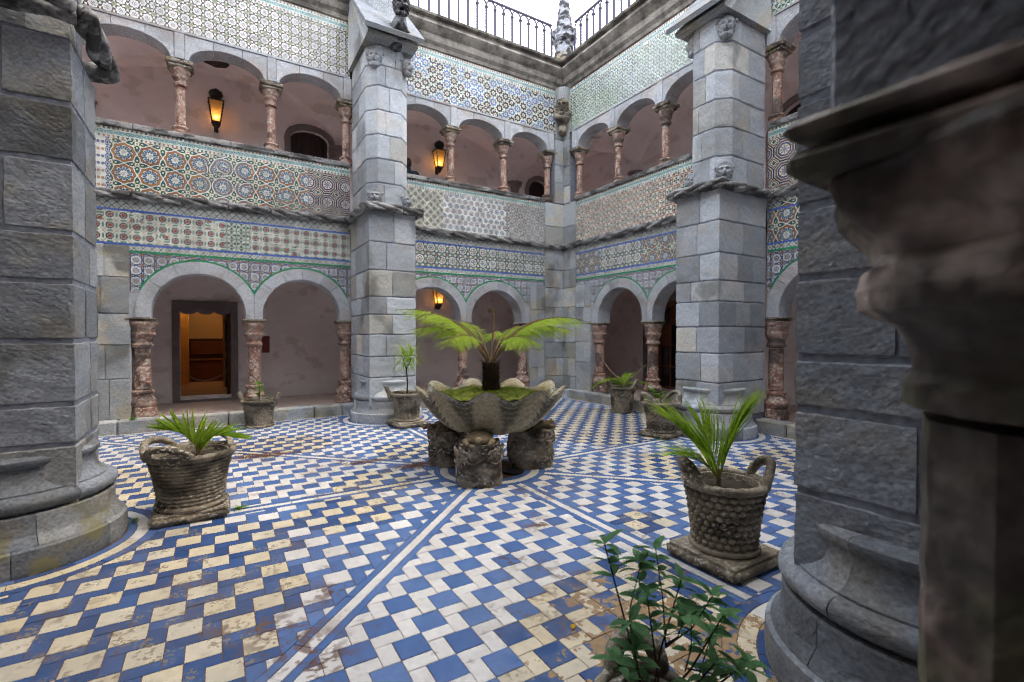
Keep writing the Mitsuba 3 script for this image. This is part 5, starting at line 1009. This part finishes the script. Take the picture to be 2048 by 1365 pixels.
# ------------------------------------------------------------------ carved heads
def carved_head(beard=True, open_mouth=True, curls=1.0, seed=0):
    """a grotesque head about 1 high, facing +y."""
    s = trimesh.creation.icosphere(4); d = np.array(s.vertices); x, y, z = d.T; v = d * [.40, .40, .52]
    g = lambda cx, cz, sx, sz: np.exp(-((x - cx) / sx) ** 2 - ((z - cz) / sz) ** 2) * (y > 0)
    out = .20 * g(0, -.02, .11, .24) + .06 * g(0, -.16, .20, .10) - .11 * (g(.34, .18, .15, .10) + g(-.34, .18, .15, .10)) + .05 * (g(.34, .18, .07, .05) + g(-.34, .18, .07, .05)) + .10 * (g(.30, .36, .26, .08) + g(-.30, .36, .26, .08)) + .07 * (g(.42, -.12, .16, .16) + g(-.42, -.12, .16, .16))
    out += .07 * g(0, -.34, .34, .07) + .06 * g(0, -.60, .30, .08) - (.16 if open_mouth else .03) * g(0, -.46, .22, .09)
    hair = np.clip((np.abs(x) - .55) * 4, 0, 1) + np.clip((z - .62) * 5, 0, 1); out += np.clip(hair, 0, 1) * (.05 + .07 * np.sin(x * 17 + seed) * np.sin(z * 19 + seed)) * curls
    if beard: b = np.clip((-z - .58) * 5, 0, 1) * (y > -.2); out += b * (.10 + .05 * np.sin(x * 22 + z * 6))
    return v + np.c_[x * 0, out, x * 0] + d * (out * .25)[:, None], np.array(s.faces)
HEADS = [carved_head(True, True, 1, 0), carved_head(False, True, 1.4, 2), carved_head(True, False, 1.2, 4)]
def mask(holder, wall, u, d, v, s, du, dd, k, m='pale_carving', tilt=0.0):
    """a head carved on a pier, looking along (du, dd) in the wall's own directions."""
    l = math.hypot(du, dd); y = np.array([du / l, dd / l, 0]); x = np.array([y[1], -y[0], 0]); M = WALLS[wall] @ axes((u, d, v), x * s, y * s * .75, np.array([0, 0, s])) @ mat((0, 0, 0), 0, 1, tilt)
    h = displace(HEADS[k], .012, 7, k); part(holder, 'carved_head', xf(h, M), m, smooth=60)
    ear = [xf(lathe([(.0, -.05), (.07, -.05), (.11, 0), (.07, .05), (0, .06)], 10), mat((sg * .46, -.05, .28), 0, 1, 0, 1.5)) for sg in (-1, 1)]
    part(holder, 'carved_curl', xf(cat(*ear), M), m, smooth=50)
for u, s, du in ((2.47, .30, -.45), (3.04, .28, .75)):
    mask(p_far, 'far', u - (.0 if u < 3 else -.03), 1.19, 6.60, s * 1.1, du, 1, 2 if u < 3 else 0); mask(p_far, 'far', u, 1.20, 4.09, s * .95, du, 1, 1)
for u, s, du in ((4.63, .32, -.75), (5.22, .30, .8)):
    mask(p_right, 'right', u, 1.0, 6.30, s * 1.0, du, 1, 0 if u < 5 else 2); mask(p_right, 'right', u, 1.02, 4.09, s * .92, du, 1, 1)
def gargoyle():
    t = thing('gargoyle', 'black stone bust crouching on the sloping cap of the far pier', 'gargoyle'); M = axes((2.83, 8.55, 6.90), (1, 0, 0), (0, -1, 0), (0, 0, 1))
    b = sweep([(0, -.25, .0), (0, -.10, .09), (0, .02, .20), (0, .09, .30), (0, .13, .38)], [.12, .17, .165, .12, .09], 20); b = cat(b, sweep([(-.14, .0, .22), (-.17, .06, .12), (-.10, .13, .14), (-.02, .16, .28)], [.06, .055, .045, .04], 10), sweep([(.14, .0, .22), (.17, .06, .12), (.10, .13, .14), (.02, .16, .28)], [.06, .055, .045, .04], 10))
    part(t, 'bust', xf(displace(b, .012, 12, 3), M), 'black_stone', smooth=50); part(t, 'head', xf(HEADS[0], M @ mat((0, .16, .54), .25, .38, -.25)), 'black_stone', smooth=60)
gargoyle()
part(p_far, 'pinnacle', xf(displace(refine(cat(bx(-.30, .30, -.28, .28, 7.55, 8.9, .03), bx(-.20, .20, -.2, .2, 8.9, 10.2, .06)), .12), .012, 6, 4), mat((2.80, 9.35, 0))), 'granite', smooth=40)
ck = thing('corner_corbel', 'carved grotesque head on the round shaft at the far corner', 'corbel'); MC = axes((7.62, 9.92, 0), (.7071, -.7071, 0), (-.7071, -.7071, 0), (0, 0, 1))
part(ck, 'shaft', xf(lathe([(0, 7.2), (.16, 7.22), (.19, 7.35), (.20, 7.86), (0, 7.86)], 28), MC), 'quoin_stone', smooth=40)
part(ck, 'head', xf(displace(HEADS[0], .02, 6, 3), MC @ mat((0, .14, 7.36), 0, .42, -.15)), 'weathered_stone', smooth=60); part(ck, 'collar', xf(displace(sweep([(-.22, .02, 7.30), (-.14, .16, 7.14), (0, .22, 7.04), (.14, .16, 7.14), (.22, .02, 7.30)], [.05, .08, .09, .08, .05], 12), .02, 12, 2), MC), 'weathered_stone', smooth=50)
part(ck, 'pendant', xf(displace(lathe([(0, 6.66), (.05, 6.68), (.10, 6.76), (.11, 6.86), (.07, 6.93), (.12, 7.02), (.16, 7.12), (.12, 7.2), (0, 7.2)], 20), .015, 14, 5), MC @ mat((0, .08, 0))), 'weathered_stone', smooth=50)
fk = thing('finial', 'lichen grey conical stone finial on the far corner against the sky', 'finial'); MF = mat((7.70, 9.98, 0))
part(fk, 'shaft', xf(displace(refine(lathe([(0, 8.4), (.29, 8.4), (.27, 8.6), (.235, 8.9), (.225, 9.12), (0, 9.13)], 40), .05), .022, 9, 3), MF), 'lichen_stone', smooth=50)
part(fk, 'collar', xf(displace(refine(lathe([(.2, 9.08), (.29, 9.12), (.325, 9.18), (.30, 9.22), (.30, 9.25), (.335, 9.30), (.33, 9.36), (.27, 9.40), (.2, 9.41)], 44), .04), .026, 14, 4), MF), 'lichen_stone', smooth=50)
part(fk, 'spire', xf(displace(refine(lathe([(.2, 9.38), (.205, 9.42), (.205, 9.56), (.175, 9.8), (.125, 10.15), (.08, 10.6), (.03, 10.95), (0, 11.0)], 36), .05), .020, 10, 5), MF), 'lichen_stone', smooth=50)

# ------------------------------------------------------------------ lanterns, doors, the lit room, the sign
def lantern(label, x, z, power):
    t = thing('wall_lantern', label, 'lantern'); M = axes((x, 12.10, z), (1, 0, 0), (0, -1, 0), (0, 0, 1))
    a, b, h = .075, .135, .42
    for i in range(4):
        p = [(-a, a), (a, a), (a, -a), (-a, -a)]; q = [(-b, b), (b, b), (b, -b), (-b, -b)]; (x0, y0), (x1, y1), (X0, Y0), (X1, Y1) = p[i], p[(i + 1) % 4], q[i], q[(i + 1) % 4]; k = .97
        part(t, 'pane', xf((np.array([(x0 * k, y0 * k, 0), (x1 * k, y1 * k, 0), (X1 * k, Y1 * k, h), (X0 * k, Y0 * k, h)]), np.array([[0, 1, 2], [0, 2, 3]])), M), 'amber_glass')
        part(t, 'frame_bar', xf(sweep([(x0, y0, -.005), ((x0 + X0) / 2, (y0 + Y0) / 2, h / 2), (X0, Y0, h + .005)], .010, 6), M), 'black_metal')
    part(t, 'base', xf(cat(bx(-.088, .088, -.088, .088, -.022, 0, .004), lathe([(0, -.17), (.012, -.165), (.03, -.14), (.075, -.07), (.082, -.022), (0, -.022)], 16)), M), 'black_metal', smooth=35)
    part(t, 'crown', xf(cat(bx(-.15, .15, -.15, .15, h, h + .025, .004), lathe([(0, h + .025), (.13, h + .025), (.10, h + .06), (.09, h + .09), (.12, h + .12), (.14, h + .17), (.12, h + .22), (.06, h + .26), (.02, h + .29), (0, h + .30)], 20)), M), 'black_metal', smooth=35)
    part(t, 'wall_bracket', xf(cat(sweep([(0, -.20, .0), (0, -.14, -.05), (0, -.03, -.09)], .014, 7), bx(-.04, .04, -.20, -.18, -.15, .15)), M), 'black_metal', smooth=35)
    m = trimesh.creation.icosphere(2, .026); k = part(t, 'bulb', xf((np.array(m.vertices) * [1, 1, 1.6], m.faces), M @ mat((0, 0, .10))), 'flame'); scene[k]['emitter'] = {'type': 'area', 'radiance': rgb(*[power * c for c in (1.0, .52, .14)])}
lantern('lit wall lantern behind the first arches of the upper gallery, left of the far pier', 0.005, 6.12, 3.4)
lantern('lit wall lantern of the upper gallery, right of the far pier', 5.12, 6.09, 3.4)
lantern('lit wall lantern of the lower gallery, half hidden by the fern', 5.10, 2.42, 3.0)
for x, z, l in ((0.0, 7.13, 'dark carved boss above the left lantern'), (5.1, 7.13, 'dark carved boss above the right lantern')):
    m = displace(xf(refine(lathe([(0, -.05), (.12, -.04), (.19, 0), (.21, .03), (0, .05)], 30), .04), mat((x, 11.6, z), 0, (1.2, .7, 1))), .02, 14, 2); solo('ceiling_boss', m, 'dark_wood', l, 'boss', smooth=50)
def corbel(key, x, y, z): part(key, 'corbel', xf(displace(refine(lathe([(0, -.34), (.06, -.33), (.10, -.25), (.13, -.12), (.17, -.05), (.20, -.03), (.20, .02), (.23, .04), (.23, .08), (0, .08)], 24), .05), .012, 12, 3), mat((x, y, z))), 'frame_stone', smooth=40)
for x, z in ((2.55, 6.05), (7.62, 6.05), (-2.2, 6.05)): corbel(bw, x, 12.27, z)
for y, z in ((9.65, 6.02), (7.0, 6.02), (4.7, 6.02)): corbel(bw2, 9.97, y, z)
def arch_frame(M, c, h, z0, zs, rise, w, d0, d1): return xf(prism(arch_hole(c, h + w, z0, zs, rise + w).difference(arch_hole(c, h, z0 - 1, zs, rise)), d0, d1), M)
def leaf_door(name, label, M, c, h, z0, zs, rise, mtl='dark_wood'):
    t = thing(name, label, 'door'); part(t, 'frame', arch_frame(M, c, h, z0, zs, rise, .13, 0.001, .045), 'frame_stone'); n = 6; g = arch_hole(c, h - .004, z0, zs, rise - .004)
    for i in range(n): part(t, 'plank', xf(prism(g.intersection(sbox(c - h + 2 * h * i / n + .004, 0, c - h + 2 * h * (i + 1) / n - .004, 9)), -.16, -.12 - .006 * (i % 2)), M), mtl)
    part(t, 'backing', xf(prism(g, -.20, -.17), M), mtl)
leaf_door('arched_door', 'dark arched door of the upper gallery left of the far pier', BF, 1.90, .42, 4.0, 6.20, .22); leaf_door('arched_door', 'dark round arched door of the upper gallery near the far corner', BF, 8.52, .40, 4.0, 5.95, .40); leaf_door('arched_door', 'dark arched door of the upper gallery beside the near right pier', BR, 5.2, .6, 4.0, 5.7, .6)
dk = thing('doorway', 'stone doorway with a scalloped lintel opening to a lit ochre room', 'doorway')
swag = unary_union([ellipse(-.69 + .94 * (i + .5) / 3, 2.105, .94 / 6, .085).intersection(sbox(-1, 1.9, 1, 2.2)) for i in range(3)])
fr = sbox(-.82, 0.15, .38, 2.31).difference(sbox(-.69, 0, .25, 2.10)).union(swag)
part(dk, 'frame', xf(prism(fr, -.12, .05), BF), 'frame_stone'); part(dk, 'sill', xf(bx(-.82, .38, -.29, .06, .148, .195, .008), BF), 'frame_stone')
for i in range(3): part(dk, 'swag', xf(prism(ellipse(-.69 + .94 * (i + .5) / 3, 2.16, .94 / 6 - .012, .12).difference(ellipse(-.69 + .94 * (i + .5) / 3, 2.17, .94 / 6 - .05, .07)), .05, .068), BF), 'frame_stone')
part(dk, 'door_leaf', xf(cat(bx(.17, .225, -1.02, -.13, .2, 2.08, .006), bx(.15, .17, -.92, -.62, .4, 1.0, .008), bx(.15, .17, -.5, -.22, .4, 1.0, .008), bx(.15, .17, -.92, -.62, 1.2, 1.9, .008), bx(.15, .17, -.5, -.22, 1.2, 1.9, .008)), BF), 'dark_wood', label='dark wooden door leaf standing open')
rm = thing('lit_room', 'warm lit room seen through the doorway', 'room')
part(rm, 'floor', bx(-3, 3, 12.6, 18.2, 0, .15), 'gallery_floor'); part(rm, 'walls', cat(bx(-3, 3, 18.0, 18.2, .15, 3.2), bx(-3.2, -3, 12.6, 18.2, .15, 3.2), bx(3, 3.2, 12.6, 18.2, .15, 3.2), bx(-3, 3, 12.6, 18.2, 3.2, 3.4)), 'cream_wall')
part(rm, 'partition', cat(bx(-3, -1.02, 15.3, 15.5, .15, 3.2), bx(-.55, 3, 15.3, 15.5, 2.6, 3.2), bx(.12, 3, 15.3, 15.5, .15, 2.6), bx(-1.02, -.92, 15.5, 17.0, .15, 3.2)), 'ochre_wall'); part(rm, 'pillar', bx(-1.0, -.72, 16.6, 16.9, .15, 3.2), 'ochre_wall')
part(rm, 'wainscot', bx(-3, 3, 17.94, 17.99, .15, 1.45), 'dark_wood'); part(rm, 'chest', cat(bx(-.75, .55, 17.3, 17.9, .15, .78, .02), bx(-.80, .60, 17.25, 17.92, .78, .83, .01), bx(-.65, -.15, 17.285, 17.30, .28, .68, .006), bx(-.05, .45, 17.285, 17.30, .28, .68, .006)), 'red_wood'); part(rm, 'wall_panel', cat(bx(-.72, .5, 17.90, 17.93, .95, 1.38, .01)), 'red_wood')
k = part(rm, 'ceiling_lamp', (lambda m: (np.array(m.vertices) + [-.4, 16.4, 2.75], m.faces))(trimesh.creation.icosphere(2, .10)), 'flame', label='glowing ceiling lamp'); scene[k]['emitter'] = {'type': 'area', 'radiance': rgb(3.6, 2.1, 0.85)}
solo('barrier_rope', sweep([(-.69 + .9 * s, 12.45, .80 - .22 * math.sin(PI * s)) for s in np.linspace(0, 1, 20)], .010, 6, rope_shape(2, .06, .8)), 'rope_barrier', 'thin rope slung across the lit doorway', 'rope')
solo('notice_board', xf(bx(.85, 1.01, 0.001, .018, 1.17, 1.55, .004), BF), 'red_paint', 'small plain red panel on the gallery wall beside the second column', 'sign')
gd = thing('glazed_door', 'dark glazed door in a carved stone portal of the right gallery', 'door')
part(gd, 'frame', arch_frame(BR, 8.35, .62, .15, 1.9, .55, .34, .001, .10), 'frame_stone'); part(gd, 'inner_frame', arch_frame(BR, 8.35, .50, .15, 1.9, .43, .119, -.12, .03), 'red_wood')
for i in range(3):
    for j in range(4): part(gd, 'pane', xf(prism(arch_hole(8.35, .49, .15, 1.9, .42).intersection(sbox(7.86 + .327 * i + .02, .2 + .55 * j, 7.86 + .327 * (i + 1) - .02, .2 + .55 * (j + 1) - .03)), -.10, -.094), BR), 'dark_pane' if (i + j) % 4 else 'red_wood')
part(gd, 'mullions', xf(cat(*[bx(7.86 + .327 * i - .02, 7.86 + .327 * i + .02, -.11, -.07, .15, 2.3) for i in (1, 2)], *[bx(7.86, 8.84, -.11, -.072, .18 + .55 * j, .215 + .55 * j) for j in range(4)]), BR), 'red_wood')
part(gd, 'backing', xf(bx(7.73, 8.97, -.24, -.22, .15, 2.5), BR), 'dark_wood')
for i in range(12):
    for sg in (-1, 1): part(gd, 'carved_knot', xf(displace(xf(refine(lathe([(0, -.05), (.07, -.03), (.10, 0), (.07, .03), (0, .05)], 14), .04), mat((8.35 + sg * .80, .10, .32 + .15 * i), 0, 1, 1.57)), .02, 16, i), BR), 'frame_stone', smooth=50)
solo('barrier_rope', sweep([(7.84, 7.30 + 1.3 * s, .92 - .35 * math.sin(PI * s)) for s in np.linspace(0, 1, 24)], .012, 6, rope_shape(2, .07, .8)), 'rope_barrier', 'rope slung between the two columns of the right arcade', 'rope')

# ------------------------------------------------------------------ the visitor on the upper gallery
def person():
    import manifold3d as mf
    t = thing('person', 'person in a dark jacket on the upper gallery, half hidden by the far pier', 'person'); M = mat((3.86, 11.0, 4.0), -.25)
    def body(bones, ln=.03):
        hs = []
        for a, ra, b, rb in bones: hs.append(mf.Manifold.batch_hull([mf.Manifold.sphere(ra, 20).translate(a), mf.Manifold.sphere(rb, 20).translate(b)]))
        m = mf.Manifold.batch_boolean(hs, mf.OpType.Add).refine_to_length(ln).to_mesh(); tm = trimesh.Trimesh(m.vert_properties[:, :3], m.tri_verts); trimesh.smoothing.filter_taubin(tm, iterations=8); return np.array(tm.vertices), np.array(tm.faces)
    B = [((0, 0, .95), .15, (0, 0, 1.20), .15), ((-.06, 0, 1.0), .13, (.06, 0, 1.0), .13), ((-.10, 0, 1.32), .12, (.10, 0, 1.32), .12), ((0, 0, 1.2), .15, (-.12, 0, 1.36), .10), ((0, 0, 1.2), .15, (.12, 0, 1.36), .10), ((0, 0, 1.40), .08, (0, 0, 1.50), .065)]
    for s in (-1, 1): B += [((s * .18, 0, 1.39), .075, (s * .235, .01, 1.10), .058), ((s * .235, .01, 1.10), .055, (s * .24, .07, .85), .045)]
    part(t, 'jacket', xf(body(B), M), 'navy_cloth', smooth=60)
    L = [((0, 0, .90), .14, (0, 0, .98), .15)]
    for s in (-1, 1): L += [((s * .09, 0, .88), .095, (s * .10, .01, .48), .065), ((s * .10, .01, .48), .062, (s * .105, -.01, .09), .045), ((s * .105, -.01, .05), .045, (s * .11, .14, .035), .034)]
    part(t, 'trousers', xf(body(L), M), 'denim', smooth=60)
    h = trimesh.creation.icosphere(4); d = np.array(h.vertices); x, y, z = d.T; v = d * [.078, .098, .118]; g = lambda cx, cz, sx, sz: np.exp(-((x - cx) / sx) ** 2 - ((z - cz) / sz) ** 2) * (y > 0)
    o = .022 * g(0, -.12, .12, .2) - .010 * (g(.35, .08, .16, .1) + g(-.35, .08, .16, .1)) + .006 * g(0, -.48, .25, .06); v[:, 1] += o; part(t, 'head', xf((v + [0, .01, 1.63], h.faces), M), 'skin', smooth=60)
    k = (z > .25) | (y < -.1); f = h.faces[k[h.faces].all(1)]; part(t, 'hair', xf((d * [.086, .106, .126] + [0, .008, 1.632], f), M), 'hair', smooth=60)
    for s in (-1, 1):
        H = [((s * .24, .08, .83), .036, (s * .235, .11, .76), .034)] + [((s * .235 + (q - 1.5) * .017, .115, .755), .011, (s * .232 + (q - 1.5) * .015, .135 - .004 * abs(q - 1.5), .69 + .006 * abs(q - 1.5)), .008) for q in range(4)] + [((s * .225, .10, .78), .012, (s * .19, .135, .74), .009)]
        part(t, 'hand', xf(body(H, .008), M), 'skin', smooth=60)
person()

# ------------------------------------------------------------------ litter and weeds on the tiles
def twigs(name, label, spots):
    R = np.random.default_rng(8); ms = []
    for x, y, sx, sy, n, a0 in spots:
        for _ in range(n):
            px, py = x + R.normal() * sx * .5, y + R.normal() * sy * .5; a = a0 + R.normal() * .6; l = R.uniform(.02, .07); z = .003 + abs(R.normal()) * .008
            d = np.array([math.cos(a), math.sin(a), R.normal() * .12]); ms.append(sweep([np.array([px, py, z]), np.array([px, py, z]) + d * l], .0014, 3))
    solo(name, cat(*ms), 'litter', label, 'litter', kind='stuff')
scene['litter'] = plain((0.13, 0.06, 0.04), 0.8)
twigs('dry_needles', 'reddish brown dry needles scattered on the left tiles', [(.45, 7.05, .45, .16, 700, -.6), (1.55, 6.05, .35, .1, 260, -.6), (2.0, 5.55, .3, .14, 420, -.5)])
m = xf(blade(.045, .03, .5, .5, 6, 2.4), aim((1.62, 2.02, .006), (.6, .5, .25))); solo('fallen_leaf', m, 'yellow_leaf', 'small yellow fallen leaf on the worn tiles', 'leaf')
def weed(label, c, n, l, seed):
    R = np.random.default_rng(seed); t = thing('weed', label, 'weed'); ms = [xf(blade(l * R.uniform(.6, 1.2), .012, .8, .3, 5), aim(np.asarray(c) + R.normal(0, .02, 3) * [1, 1, .2], (R.normal(), R.normal(), R.uniform(.1, 1.2)))) for _ in range(n)]
    part(t, 'leaves', cat(*ms), 'mid_leaf')
weed('small green weed at the foot of the first left column', (-1.18, 9.80, .22), 60, .08, 1); weed('green sprig lying beside the coiled planter', (.16, 5.02, .01), 40, .07, 2); weed('tuft of weed on the floor at the side of the near left pier', (-.62, 5.14, .01), 26, .05, 3)
for k in list(labels):
    if '__' not in k and 'kind' not in labels[k]: labels[k]['kind'] = 'thing'
